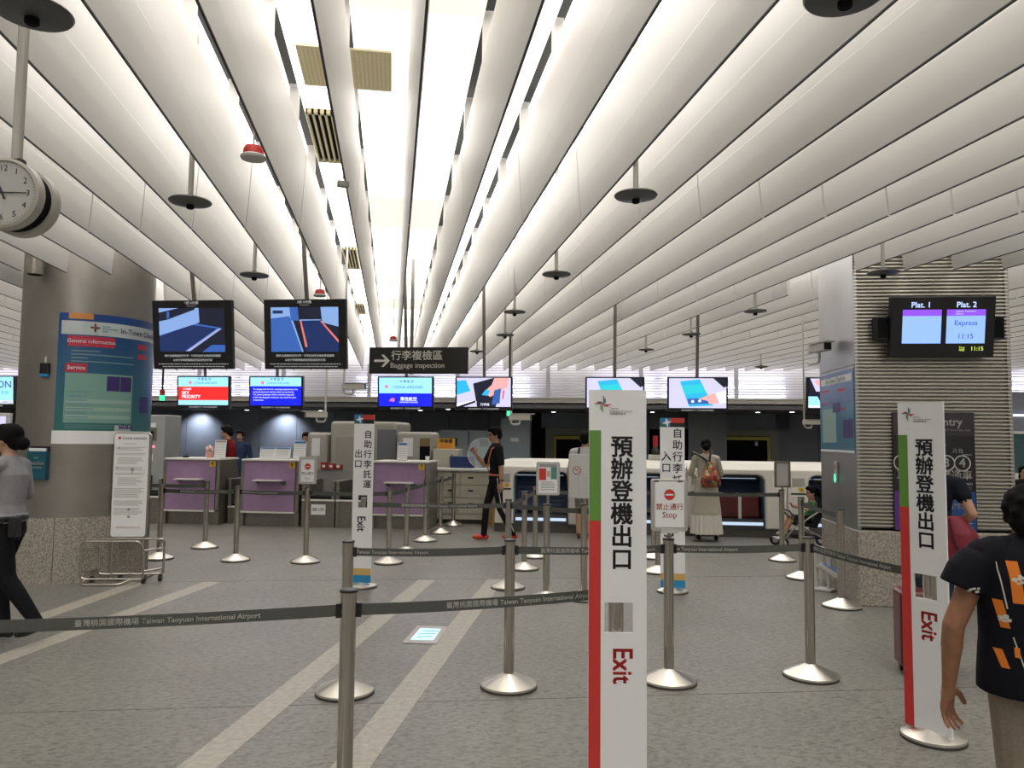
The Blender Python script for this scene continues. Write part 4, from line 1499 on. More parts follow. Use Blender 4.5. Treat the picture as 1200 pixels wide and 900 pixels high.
# lit glass office seen right of the ribbed pillar, and small wall monitor seen left of the left pillar
t = thing('glass_partition', 'green glass office partition right of the ribbed pillar', 'partition', W(6.2, 12.6, 0), RB)
MB().box(-.5, 3.0, 0, .02, 1.15, 1.75).build('green_glass', mat('green_glass', (.05, .11, .11), .1, alpha=.85), t)
MB().box(-.5, 3.0, -.03, .05, 1.75, 1.79).build('top_rail', lgreyp, t)
MB().box(-.5, 3.0, -.1, .6, 0, 1.10).build('desk_front', white, t)
MB().box(-.52, 3.02, -.12, .62, 1.10, 1.15).build('desk_top', white, t)
MB().box(-.5, 3.0, -.01, .02, 2.02, 2.05).build('strip_light', glow('strip_white', (.9, .95, 1), 1.5), t)
MB().box(-.5, 3.0, .05, .06, 1.79, 2.4).build('dark_upper_panel', darkwall, t)
q = av(4, 503, 11.0)
t = thing('wall_terminal', 'small white-screened terminal at the left edge behind the guard', 'terminal', W(q.x - .12, 11.0, q.z), RB)
MB().box(-.3, .22, 0, .06, -.25, .25).build('frame', lgreyp, t, bevel=.01)
MB().box(-.27, .15, -.004, .0, -.2, .2).build('display', s_lil, t)
MB().box(-.04, .04, .02, .06, -1.7, -.25).build('pedestal', steeld, t)

# ================================================================== STANCHIONS AND BELTS
HP = 0.95


def stanchion(p, label, group='steel queue posts', base_r=.185, capz=HP, name='queue_post'):
    t = thing(name, label, 'post', (p.x, p.y, 0), 0, group)
    MB().lathe([(base_r, 0), (base_r, .012), (base_r - .006, .016)], n=40).build('rubber_foot', rubber, t)
    MB().lathe([(base_r - .002, .014), (base_r - .002, .026), (base_r - .006, .030), (.040, .088), (.037, .092)], n=40).build('base', steelb, t, smooth=True)
    MB().lathe([(.034, .08), (.034, capz - .10)], n=24).build('pole', steel, t, smooth=True)
    MB().lathe([(.037, capz - .10), (.037, capz - .012)], n=24).build('head', steel, t, smooth=True)
    MB().lathe([(.040, capz - .012), (.040, capz - .003), (.036, capz)], n=24).build('cap', black, t, smooth=True)
    return t


def belt(t, a, b, z=.88, lettering=True, sag=.012, tx=.5, h=.05, thk=.0025, zb=None, ts=1.0, txt='臺灣桃園國際機場 Taiwan Taoyuan International Airport'):
    """belt from post a to b (world points), parented to post t"""
    a, b = Vector(a), Vector(b)
    a.z = b.z = 0
    d = b - a
    L = d.length
    e = d / L
    n = Vector((e.y, -e.x, 0))      # towards the viewer when e points right
    o0 = a - Vector((t.location.x, t.location.y, 0))
    dz = 0 if zb is None else zb - z

    def P(x, y, zz):
        s = x / L
        return o0 + e * x + n * y + Vector((0, 0, z + dz * s - 4 * sag * s * (1 - s) + zz))
    r = .038
    N = 16
    vs, fs = [], []
    for i in range(N + 1):
        x = r + (L - 2 * r) * i / N
        for y in (-thk / 2, thk / 2):
            for zz in (-h / 2, h / 2):
                vs.append(P(x, y, zz))
    for i in range(N):
        k, j = 4 * i, 4 * i + 4
        fs += [(k, j, j + 1, k + 1), (k + 2, k + 3, j + 3, j + 2), (k + 1, j + 1, j + 3, k + 3), (k, k + 2, j + 2, j)]
    fs += [(0, 1, 3, 2), (4 * N, 4 * N + 2, 4 * N + 3, 4 * N + 1)]
    bo = MB().add(vs, fs).build('belt', beltm, t)
    for x in (r + .004, L - r - .004):
        c0 = [P(x + sx, sy, sz) for sz in (-h * .6, h * .6) for sy in (-.012, .012) for sx in (-.012, .012)]
        cb = MB().add(c0, [(0, 2, 3, 1), (4, 5, 7, 6), (0, 1, 5, 4), (2, 6, 7, 3), (0, 4, 6, 2), (1, 3, 7, 5)])
        cb.build('belt_clip', black, bo)
    if lettering:
        co, ff = text_mesh(txt, .014)
        hh = .033 * ts
        vv = [P(min(L - .03, max(.03, L * tx + c[0] * hh)), thk / 2 + .0012, c[1] * hh) for c in co]
        MB().add(vv, ff).build('lettering', beltt, bo)
    return bo


def G(px, py):
    return fl(px, py)


P_ = {}


def post(k, px, py, label, **kw):
    p = G(px, py)
    P_[k] = p
    return stanchion(p, label, **kw)


tA_p = fl(409, 690, HP)
tA_p.z = 0
P_['A'] = tA_p
A = stanchion(tA_p, 'nearest queue post, cut off by the bottom edge, belt running to the left')
B = post('B', 404, 812, 'queue post directly behind the nearest one, two belts wide of the exit boards')
C_ = post('C', 596, 805, 'queue post standing alone in the middle foreground, right of the lit floor panel')
D_ = post('D', 784, 799, 'queue post with the Stop notice, right of the tall exit sign')
E_ = post('E', 950, 793, 'foreground queue post left of the ribbed pillar with its belt going right')
e1 = post('e1', 186, 655, 'queue post right beside the notice board on the left')
e2 = post('e2', 240, 642, 'queue post in front of counter nine, set back behind the others')
e3 = post('e3', 276, 657, 'queue post in front of the gap between counters nine and eight')
e4 = post('e4', 358, 659, 'queue post carrying the small no entry notice before the conveyor')
e5 = post('e5', 455, 660, 'nearest queue post of the row receding along counter seven')
e6 = post('e6', 476, 648, 'second queue post of the row along counter seven')
e7 = post('e7', 498, 634, 'third queue post of the row, base half hidden by the belt')
e8 = post('e8', 516, 625, 'fourth queue post of the row receding to the cream drawers')
e9 = post('e9', 531, 616, 'farthest queue post, before the cream drawers')
f1 = post('f1', 595, 689, 'queue post just behind the middle foreground post')
f2 = post('f2', 614, 667, 'queue post right of the walking man, second in its line')
f3 = post('f3', 627, 653, 'slim-looking far queue post before the left bag drop opening')
f4 = post('f4', 640, 703, 'queue post carrying the small framed poster with red and green pictures')
f5 = post('f5', 684, 702, 'queue post carrying the large white notice, left of the tall exit sign')
h1 = post('h1', 766, 654, 'far queue post between the tall exit sign and the Stop notice')
h2 = post('h2', 771, 671, 'queue post left of the self-baggage entrance board, behind the Stop notice')
h3 = post('h3', 917, 657, 'queue post with the blank grey frame before the bag drop machine')
h4 = post('h4', 940, 678, 'queue post hidden mostly behind the foreground one near the stroller')
P_['h5'] = W(2.395, 7.92)
h5 = stanchion(P_['h5'], 'queue post touching the granite corner of the right pillar')

# belts (z heights follow the cassettes)
left_off = W(-2.6, 2.1)
pl_off = fl(-160, 738, .86)
belt(A, pl_off, P_['A'], z=.86, tx=.60, ts=.92)
belt(A, P_['A'], fl(722, 694, .86), z=.86, tx=.62, ts=.95)
belt(B, P_['B'], P_['C'], tx=.15, ts=.9)
belt(C_, P_['C'], P_['D'], tx=.55)
belt(D_, P_['D'], P_['E'], tx=.10)
rs_ = fl(1094, 866)
rs_.z = 0
belt(E_, P_['E'], rs_, z=.88, tx=.38)
bs_ = ray(722, 700)
belt(e1, P_['e1'], P_['e3'], tx=.55, ts=.8)
belt(e2, fl(150, 640), P_['e2'], lettering=False)
belt(e3, P_['e3'], P_['e4'], tx=.28, ts=.7)
belt(e4, P_['e4'], P_['e5'], lettering=False)
belt(e5, P_['e5'], P_['e6'], lettering=False)
belt(e6, P_['e6'], P_['e7'], lettering=False)
belt(e7, P_['e7'], P_['e8'], lettering=False)
belt(e8, P_['e8'], P_['e9'], lettering=False)
S1 = G(424, 688)
S2 = G(788, 694)
belt(f1, S1, P_['f1'], tx=.52, ts=1.05)
belt(f1, P_['f1'], P_['f5'], z=.88, tx=.9, lettering=False)
belt(f5, P_['f5'], S2, z=.88, lettering=True, tx=.30, txt='臺灣桃園國際機場 Taiwan Taoyuan')
belt(f2, P_['f1'], P_['f2'], z=.88, lettering=False)
belt(f2, P_['f2'], P_['f3'], lettering=False)
belt(f3, P_['f3'], P_['h1'], lettering=False)
belt(h1, P_['h1'], P_['h3'], lettering=False)
belt(h4, P_['h3'], P_['h4'], lettering=False) if False else None
belt(h4, P_['h4'], P_['h5'], lettering=False)


# ---- notice frames standing on the posts
def frame_on(label, p, px0, px1, py0, py1, kind, rz=RB, group=None):
    """framed notice; its size read from the survey at the distance of post p"""
    a = ay(px0, (py0 + py1) / 2, p.y)
    b = ay(px1, (py0 + py1) / 2, p.y)
    z1 = ay((px0 + px1) / 2, py0, p.y).z
    z0 = ay((px0 + px1) / 2, py1, p.y).z
    wd = b.x - a.x
    c = (a.x + b.x) / 2
    t = thing('notice_sign', label, 'notice', (c, p.y - .03, HP), rz, group)
    zo = z0 - HP
    H_ = z1 - z0
    MB().prism(rrc(-wd / 2, wd / 2, zo, zo + H_, .018), -.005, .018).build('frame', mat('frame_aluminium', (.58, .57, .54), .35, .5), t, bevel=.003)
    MB().box(-.012, .012, .0, .02, min(0, zo) - .0, max(0.0, zo) + .04).build('holder', steeld, t)
    return t, wd, zo, H_


t, wd, z0, H_ = frame_on('white Stop notice in a pale frame with a red no entry disc', P_['D'], 762, 803, 561, 622, 'stop', R(-6))
MB().flat(rc(-wd * .40, wd * .40, z0 + H_ * .08, z0 + H_ * .95), -.0062).build('sheet', whitep, t)
MB().flat(disc(0, z0 + H_ * .70, wd * .15), -.007).build('red_disc', red, t)
MB().flat(rc(-wd * .11, wd * .11, z0 + H_ * .685, z0 + H_ * .715), -.0078).build('white_bar', whitep, t)
text(t, '禁止通行', wd * .19, 0, z0 + H_ * .46, -.007, red, .01)
text(t, 'Stop', wd * .22, 0, z0 + H_ * .31, -.007, red, .01)
MB().box(-wd * .24, wd * .24, -.012, -.0, z0 - .012, z0 + .02).build('bottom_clip', lgreyp, t)
MB().box(-wd * .42, -wd * .30, -.007, -.005, z0 + H_ * .94, z0 + H_ * .965).box(wd * .22, wd * .36, -.007, -.005, z0 + H_ * .94, z0 + H_ * .965).build('black_clips', black, t)

t, wd, z0, H_ = frame_on('small framed no entry notice between counter eight and the exit board', P_['e4'], 350, 372, 535, 567, 'stop2')
MB().flat(rc(-wd * .37, wd * .37, z0 + H_ * .08, z0 + H_ * .90), -.0062).build('sheet', whitep, t)
MB().flat(disc(0, z0 + H_ * .64, wd * .17), -.007).build('red_disc', red, t)
MB().flat(rc(-wd * .11, wd * .11, z0 + H_ * .625, z0 + H_ * .655), -.0078).build('white_bar', whitep, t)
text(t, '禁止通行', wd * .17, 0, z0 + H_ * .38, -.007, mat('ink_green_black', (.05, .12, .05), .6), .01)
text(t, 'Stop', wd * .16, 0, z0 + H_ * .21, -.007, greyp, .01)

t, wd, z0, H_ = frame_on('small framed poster with red and green pictures, right of the middle posts', P_['f4'], 628, 655, 541, 580, 'poster')
MB().flat(rc(-wd * .40, wd * .40, z0 + H_ * .06, z0 + H_ * .94), -.0062).build('sheet', whitep, t)
mb = MB()
mb.flat(rc(-wd * .38, -wd * .08, z0 + H_ * .45, z0 + H_ * .80), -.007)
mb.mi(1).flat(rc(wd * .12, wd * .38, z0 + H_ * .48, z0 + H_ * .90), -.007)
mb.mi(2).flat(rc(-wd * .38, wd * .38, z0 + H_ * .84, z0 + H_ * .93), -.0071)
mb.mi(3).flat(rc(-wd * .06, wd * .10, z0 + H_ * .55, z0 + H_ * .72), -.007)
mb.mi(2)
lines(mb, -wd * .3, wd * .3, z0 + H_ * .14, z0 + H_ * .42, 5, -.007, .35, .4)
mb.build('print', [red, mat('print_teal', (.08, .25, .22), .5), greyp, mat('print_flesh', (.6, .4, .3), .5)], t)

t, wd, z0, H_ = frame_on('large white notice board with a red crossed-out pictogram, beside the tall exit sign', P_['f5'], 666, 702, 532, 584, 'board')
MB().flat(rc(-wd * .46, wd * .46, z0 + H_ * .04, z0 + H_ * .96), -.0062).build('sheet', lgreyp, t)
mb = MB()
for j in range(1, 9):
    zz_ = z0 + H_ * .05 + H_ * .06 * j
    mb.flat(rc(-wd * .42, wd * .42, zz_, zz_ + .002), -.007)
mb.mi(0)
for x in (-.2, .05, .25):
    mb.flat(rc(x * wd, x * wd + .002, z0 + H_ * .08, z0 + H_ * .56), -.0071)
mb.build('table_lines', greyp, t)
mb = MB()
ring(mb, -wd * .24, z0 + H_ * .63, wd * .11, wd * .135, -.007, 18)
mb.flat([(-wd * .32, z0 + H_ * .66), (-wd * .16, z0 + H_ * .585), (-wd * .155, z0 + H_ * .595), (-wd * .31, z0 + H_ * .672)], -.0075)
mb.flat([(-wd * .32, z0 + H_ * .66), (-wd * .16, z0 + H_ * .66), (-wd * .16, z0 + H_ * .645), (-wd * .32, z0 + H_ * .645)], -.0072)
mb.build('crossed_pictogram', mat('sign_maroon', (.30, .03, .03), .5), t)

t, wd, z0, H_ = frame_on('blank grey framed notice standing before the white machines at right', P_['h3'], 907, 924, 541, 571, 'blank')
MB().flat(rc(-wd * .38, wd * .38, z0 + H_ * .06, z0 + H_ * .94), -.0062).build('sheet', lgreyp, t)
for x0, x1, za, zb_ in ((-.5, -.36, 0, 1), (.36, .5, 0, 1), (-.5, .5, -.0, .07), (-.5, .5, .93, 1)):
    MB().box(x0 * wd, x1 * wd, -.010, -.004, z0 + H_ * za, z0 + H_ * zb_).build('frame_bar', steeld, t)


# ================================================================== TALL SIGN BOARDS
def pinwheel(mb, cx, cz, s, y, k0=0):
    """cross of stepped bars in red, green, teal, brown"""
    bars = [((0, .5), (-.06, .0), 0), ((.06, .35), (-.16, -.08), 0), ((-.5, 0), (0, .06), 1), ((-.35, -.06), (.08, .16), 1)]
    for i in range(4):
        a = PI / 2 * i
        c, sn = round(math.cos(a)), round(math.sin(a))
        for (x0, x1), (z0, z1), _ in bars[:2]:
            pts = [(x0, z0), (x1, z0), (x1, z1), (x0, z1)]
            pts = [(cx + s * (x * c - z * sn), cz + s * (x * sn + z * c)) for x, z in pts]
            mb.mi(k0 + i).flat(pts, y - .0002 * i)


logo_m = [mat('logo_red', (.55, .06, .04), .5), mat('logo_navy', (.04, .08, .18), .5), mat('logo_brown', (.16, .05, .03), .5), mat('logo_green', (.12, .28, .10), .5)]


def board(t, wd, z0, z1, hx0, hx1, hz0, hz1, y0=-.05, th=.012):
    """upright board with a square window cut through it"""
    b_ = MB()
    xs = [-wd / 2, hx0, hx1, wd / 2]
    zs = [z0, hz0, hz1, z1]
    for y, rev in ((y0, False), (y0 + th, True)):
        for i in range(3):
            for j in range(3):
                if i == 1 and j == 1:
                    continue
                q = [(xs[i], y, zs[j]), (xs[i + 1], y, zs[j]), (xs[i + 1], y, zs[j + 1]), (xs[i], y, zs[j + 1])]
                b_.add(q[::-1] if rev else q, [(0, 1, 2, 3)])
    def side_(a, c):
        b_.add([(a[0], y0, a[1]), (c[0], y0, c[1]), (c[0], y0 + th, c[1]), (a[0], y0 + th, a[1])], [(0, 3, 2, 1)])
    P4 = [(xs[0], z0), (xs[3], z0), (xs[3], z1), (xs[0], z1)]
    for i in range(4):
        side_(P4[i], P4[(i + 1) % 4])
    Q4 = [(hx0, hz0), (hx0, hz1), (hx1, hz1), (hx1, hz0)]
    for i in range(4):
        side_(Q4[i], Q4[(i + 1) % 4])
    return b_.build('board', whitep, t)


def exit_sign(p, rz, label, wd, z0, z1):
    t = thing('exit_sign', label, 'sign', (p.x, p.y, 0), rz, 'pre-check-in exit signs')
    H_ = z1 - z0
    Zf = lambda py: z1 - (py - 457) / 238.0 * (H_ / 1.80)      # heights read down from the top edge of the nearer sign
    Xf = lambda px: (px - 721) / 62.0 * wd
    MB().lathe([(.165, 0), (.165, .012), (.160, .016)], n=40).build('rubber_foot', rubber, t)
    MB().lathe([(.162, .014), (.162, .028), (.15, .034), (.05, .06), (.037, .07)], n=40).build('base', steelb, t, smooth=True)
    MB().lathe([(.034, .06), (.034, HP)], n=24).build('pole', steel, t, smooth=True)
    MB().lathe([(.040, HP), (.036, HP + .012)], n=24).build('cap', black, t, smooth=True)
    board(t, wd, z0, z1, Xf(707), Xf(737.5), Zf(716), Zf(684.5))
    y = -.0512
    MB().box(-wd / 2 + .001, Xf(703), y, y + .001, Zf(598), Zf(501)).build('green_stripe', green, t)
    MB().box(-wd / 2 + .001, Xf(703), y, y + .001, z0 + .001, Zf(598)).build('red_stripe', red, t)
    mb = MB()
    pinwheel(mb, Xf(705), Zf(472.5), .075, y)
    mb.build('airport_emblem', logo_m, t)
    text(t, 'Taoyuan\nInternational Airport\n桃園國際機場', .0125, Xf(712), Zf(480), y, greyp, .004, align='LEFT')
    text(t, '預\n辦\n登\n機\n出\n口', .103, Xf(725.5), Zf(580), y, ink, .028, space=.985 * 1.0)
    text(t, 'Exit', .125, Xf(725.5), Zf(750), y, red, .022, cw=True, sx=.82)
    return t


bp = ray(722, 693)
big = EYE + bp * (3.46 / bp.y)
big.z = 0
exit_sign(big, R(-9), 'tall white exit sign nearest the viewer, with green and red edge and red Exit lettering', .262, .03, ay(721, 457, 3.41).z)
t2 = exit_sign(rs_, R(-68), 'tall white exit sign at the right, turned away a little, before the ribbed pillar', .262, .05, ay(1080, 471.5, rs_.y).z)


def bag_sign(p, label, side_txt, word, px0, px1, pyt, pyb):
    z1 = ay((px0 + px1) / 2, pyt, p.y).z
    z0 = .055
    wd = (ay(px1, 600, p.y).x - ay(px0, 600, p.y).x)
    t = thing('baggage_board', label, 'sign', (p.x, p.y, 0), RB, 'self-baggage sign boards')
    H_ = z1 - z0
    MB().lathe([(.165, 0), (.165, .012), (.160, .016)], n=40).build('rubber_foot', rubber, t)
    MB().lathe([(.162, .014), (.162, .028), (.15, .034), (.05, .06), (.037, .07)], n=40).build('base', steelb, t, smooth=True)
    MB().lathe([(.034, .06), (.034, HP)], n=24).build('pole', steel, t, smooth=True)
    Zf = lambda py: z1 - (py - pyt) / float(pyb - pyt) * H_
    Xf = lambda f: -wd / 2 + wd * f
    board(t, wd, z0, z1, Xf(.28), Xf(.74), Zf(pyt + 112), Zf(pyt + 97), y0=-.05)
    y = -.0512
    mb = MB()
    mb.flat(rc(Xf(0), Xf(.42), Zf(pyt + 11), z1), y)
    mb.mi(1).flat(rc(Xf(.42), Xf(1), Zf(pyt + 6), z1), y)
    mb.mi(2).flat(rc(Xf(.42), Xf(1), Zf(pyt + 11), Zf(pyt + 6)), y)
    mb.mi(3).flat([(Xf(0), Zf(pyt + 11)), (Xf(.3), Zf(pyt + 11)), (Xf(0), Zf(pyt + 5))], y - .0004)
    cx, cz, s = Xf(.28), Zf(pyt + 5.5), wd * .2
    star = []
    for i in range(8):
        a = PI / 4 * i + .2
        r = s if i % 2 == 0 else s * .35
        star.append((cx + r * math.cos(a), cz + r * math.sin(a)))
    mb.mi(4).flat(star, y - .0008)
    mb.build('header_print', [mat('header_blue', (.03, .20, .42), .5), mat('header_red', (.55, .04, .03), .5), black, mat('header_green', (.02, .15, .10), .5), whitep], t)
    text(t, '自\n助\n行\n李\n託\n運', .100 * wd / .24, Xf(.71), Zf(pyt + 54.5), y, ink, .016, space=1.16)
    text(t, side_txt, .100 * wd / .24, Xf(.25), Zf(pyt + 54), y, ink, .016, space=1.16)
    text(t, word, .135 * wd / .24, Xf(.45), Zf(pyt + 131), y, ink, .02, cw=True, sx=.85)
    mb = MB()
    mb.box(Xf(0), Xf(1), y, y + .001, Zf(pyb - 9), Zf(pyb - 17))
    mb.mi(1).box(Xf(0), Xf(1), y, y + .001, z0, Zf(pyb - 9))
    mb.build('foot_stripes', [tan, cyanp], t)
    return t


bag_sign(S1, 'white self-baggage exit board with black lettering and coloured header', '出\n口', 'Exit', 408, 432.5, 486, 687)
bag_sign(S2, 'white self-baggage entrance board behind the Stop notice', '入\n口', 'Entry', 774, 801, 490, 693)

# ================================================================== LEFT NOTICE BOARD AND TUBE FRAME
p = G(151, 680)
p.y = 9.14
p.x = ay(151, 600, 9.14).x
t = thing('notice_board', 'tall white airline notice board in a steel frame, behind the tube rack at left', 'notice board', p, R(-4))
z1 = ay(154, 507, p.y).z
z0 = ay(148, 629, p.y).z
hw = .185
MB().prism(rrc(-hw - .01, hw + .025, z0 - .02, z1, .04), 0, .03).build('frame', steel, t, bevel=.004)
MB().prism(rrc(-hw, hw, z0, z1 - .012, .03), -.004, 0).build('white_panel', whitep, t)
MB().box(hw - .005, hw + .025, .0, .05, 0, z0 + .4).box(-hw - .01, -hw + .02, .0, .05, 0, z0 + .4).build('leg', steeld, t)
MB().box(-hw, hw, .0, .30, 0, .02).build('foot_plate', steeld, t)
text(t, 'CHINA AIRLINES', .036, .03, z1 - .065, -.006, mat('airline_blue', (.06, .1, .25), .5), .008)
MB().flat(disc(-hw + .055, z1 - .06, .018, 5), -.006).build('airline_flower', red, t)
mb = MB()
zt_ = z1 - .12
for (n_, g_, ind) in ((1, .04, .08), (3, .03, 0), (2, .03, 0), (5, .04, .02), (3, .03, 0), (2, .03, 0), (6, .04, .03), (7, .04, 0), (4, .03, 0), (5, .03, 0)):
    for k in range(n_):
        if zt_ < z0 + .05:
            break
        mb.flat(rc(-hw + .02 + ind, hw - .02 - .08 * random.random() - ind, zt_ - .006, zt_), -.006)
        zt_ -= .016
    zt_ -= g_ * .6
mb.build('fine_print', mat('fine_grey', (.45, .45, .45), .6), t)
MB().flat(disc(.02, z0 + .74, .02, 8), -.0065).flat(rc(.014, .026, z0 + .69, z0 + .73), -.0065).flat(disc(.0, z0 + .30, .016, 8), -.0065).flat(disc(.0, z0 + .22, .016, 8), -.0065).flat(disc(-.14, z0 + .76, .01, 6), -.0065).flat(disc(-.13, z0 + .98, .01, 6), -.0065).build('pictograms', greyp, t)
text(t, '敬請旅客留意隨身行李', .026, 0, z0 + .10, -.006, mat('faint_red', (.62, .35, .32), .6), .0)

pa = ay(139, 600, 8.88)
t = thing('tube_rack', 'low stainless tube rack on small castors before the left notice board', 'rack', (pa.x, pa.y, 0), R(-4))
r_ = .013
X0, X1, D1, Z0_, Z1_ = -.36, .32, .20, .10, .46
tubes = [[(X0, 0, .16), (X0, 0, Z1_), (X1 - .1, 0, Z1_), (X1 - .04, .0, Z1_ - .08), (X1 - .04, .0, .12)],
         [(X0 + .1, D1, .16), (X0 + .1, D1, Z1_), (X1 + .1, D1, Z1_), (X1 + .1, D1, .12)],
         [(X0, 0, .16), (X0, 0, .08), (X0 + .06, 0, .06), (X1 - .04, 0, .06), (X1 - .04, 0, .12)],
         [(X0 + .1, D1, .16), (X0 + .1, D1, .08), (X1 + .1, D1, .08), (X1 + .1, D1, .16)]]
for q in tubes:
    MB().tube(rr3(q), r_).build('side_frame', steel, t, smooth=True)
mb = MB()
for x, z in ((X0, Z1_ - .08), (X0, .14), (X1 - .04, Z1_ - .1), (X1 - .04, .14)):
    mb.tube([(x, 0, z), (x + (.1 if x < 0 else .14), D1, z)], r_ * .9)
mb.build('cross_tubes', steel, t, smooth=True)
mb = MB()
for x in (-.12, .13):
    mb.tube([(x + .05, D1, .08), (x + .05, D1, Z1_)], .006)
mb.tube([(-.05, 0, .06), (-.05, 0, Z1_)], .008)
mb.build('rungs', steel, t, smooth=True)
MB().tube(rr3([(X0 + .05, 0, .06), (X0 + .04, -.07, .016), (X1 - .26, -.07, .016), (X1 - .16, 0, .06)]), r_).build('foot_loop', steel, t, smooth=True)
for x, y in ((X1 + .07, .20), (X0 + .32, .22), (X1 - .05, .05), (X0 + .05, .16)):
    MB().cyl((x - .015, y, .035), (x + .015, y, .035), .034, n=16).build('castor', black, t)

# ================================================================== FLOOR SIGN, ARROW, SMALL THINGS
c4 = [fl(*q) for q in ((471, 754), (512, 755), (525, 735), (489, 734))]
t = tag(MB().add([(q.x, q.y, 0) for q in c4] + [(q.x, q.y, .006) for q in c4], [(0, 1, 2, 3)[::-1], (4, 5, 6, 7), (0, 1, 5, 4), (1, 2, 6, 5), (2, 3, 7, 6), (3, 0, 4, 7)]).build('floor_panel', mat('floor_frame', (.42, .38, .36), .35, .4)),
        'square lit cyan panel set in a metal frame in the floor between the pale stripes', 'floor panel')
cc = sum((Vector(q) for q in c4), Vector()) / 4
ins = [cc + (Vector(q) - cc) * .68 for q in c4]
MB().add([(q.x, q.y, .0075) for q in ins], [(0, 1, 2, 3)]).build('lit_face', glow('floor_cyan', (.55, .88, .92), .95), t)
ax, bx_ = (c4[1] - c4[0]), (c4[3] - c4[0])
mb = MB()
for (s0, s1, tt0, tt1) in ((.3, .7, .30, .34), (.25, .75, .46, .50), (.35, .8, .62, .66), (.3, .6, .70, .72)):
    q = [c4[0] + ax * a + bx_ * b_ for a, b_ in ((s0, tt0), (s1, tt0 + .05), (s1, tt1 + .05), (s0, tt1))]
    mb.add([(k.x, k.y, .0085) for k in q], [(0, 1, 2, 3)])
mb.build('print', mat('floor_print_cyan', (.02, .35, .42), .5), t)
p = fl(498, 661)
o = tag(MB().add([(0, 0, .001), (.11, .0, .001), (.11, -.02, .001), (.19, .012, .001), (.11, .045, .001), (.11, .025, .001), (0, .02, .001)], [(0, 1, 2, 3, 4, 5, 6)]).build('floor_arrow', mat('arrow_beige', (.55, .42, .25), .6)),
        'small beige arrow sticker on the floor behind the belts', 'sticker')
o.location = (p.x - .1, p.y, .001)

# white arched stand with a blue sloping tray beside the right pillar
p = G(964, 692)
t = thing('arched_stand', 'white arched plastic stand with a sloping blue tray, between two posts by the right pillar', 'stand', p, R(35))
wpl = mat('white_plastic', (.62, .62, .60), .4)
pts = []
for k in range(13):
    a = PI * k / 12
    pts.append((0, -.07 * math.cos(a), .36 + .09 * math.sin(a)))
MB().tube([(0, -.07, 0)] + pts + [(0, .07, .0)], .022, 8).build('arch', wpl, t, smooth=True)
MB().prismx([(-.30, .10), (-.30, .15), (.0, .30), (.05, .26)], -.05, .05).build('sloping_arm', wpl, t, bevel=.01)
MB().prismx([(-.26, .172), (-.26, .178), (-.02, .298), (-.02, .29)], -.045, .045).build('blue_tray', mat('tray_blue', (.12, .25, .50), .5), t)
MB().box(-.06, .06, -.35, -.27, 0, .16).build('front_foot', wpl, t, bevel=.015)
MB().box(-.07, .07, -.12, .12, 0, .03).build('foot_plate', wpl, t, bevel=.01)

# suitcase of the person behind the right sign
p = fl(1064, 790)
t = thing('upright_suitcase', 'dark maroon upright suitcase seen in a thin strip behind the right exit sign', 'suitcase', (p.x + .10, p.y, 0), R(-20))
MB().box(-.15, .15, -.11, .11, .05, .58).build('shell', mar, t, bevel=.035, seg=3)
MB().tube(rr3([(-.08, .08, .56), (-.08, .08, .92), (.08, .08, .92), (.08, .08, .56)]), .008).build('handle', steeld, t)
for x in (-.11, .11):
    for y in (-.07, .07):
        MB().cyl((x - .01, y, .027), (x + .01, y, .027), .027).build('wheel', black, t)

# ================================================================== PEOPLE
def loft(rings, horizontal=True, n=14):
    """closed tube through rings (pos, rx, ry); horizontal rings or rings square to the path"""
    mb = MB()
    k = len(rings)
    vs = []
    P = [Vector(r[0]) for r in rings]
    up = None
    for j in range(k):
        rx, ry = rings[j][1], rings[j][2]
        if horizontal:
            a, b_ = Vector((1, 0, 0)), Vector((0, 1, 0))
        else:
            d = (P[min(j + 1, k - 1)] - P[max(j - 1, 0)]).normalized()
            if up is None:
                up = Vector((1, 0, 0)) - d * d.x
                if up.length < .2:
                    up = Vector((0, 1, 0)) - d * d.y
                up.normalize()
            a = (up - d * up.dot(d)).normalized()
            b_ = d.cross(a)
            up = a
        for i in range(n):
            t = 2 * PI * i / n
            vs.append(P[j] + a * rx * math.cos(t) + b_ * ry * math.sin(t))
    fs = []
    for j in range(k - 1):
        for i in range(n):
            fs.append((j * n + i, j * n + (i + 1) % n, (j + 1) * n + (i + 1) % n, (j + 1) * n + i))
    fs += [tuple(reversed(range(n))), tuple(range((k - 1) * n, k * n))]
    return vs, fs


def capsule(p0, p1, r0, r1, n=12):
    p0, p1 = Vector(p0), Vector(p1)
    d = (p1 - p0)
    L = d.length or 1e-4
    d = d / L
    rings = []
    for s in (-.98, -.7, -.3):
        rings.append((p0 + d * r0 * s, r0 * math.sqrt(1 - s * s), r0 * math.sqrt(1 - s * s)))
    for f in (0, .25, .5, .75, 1):
        rr = r0 + (r1 - r0) * f
        rings.append((p0 + d * L * f, rr, rr))
    for s in (.3, .7, .98):
        rings.append((p1 + d * r1 * s, r1 * math.sqrt(1 - s * s), r1 * math.sqrt(1 - s * s)))
    return loft(rings, False, n)


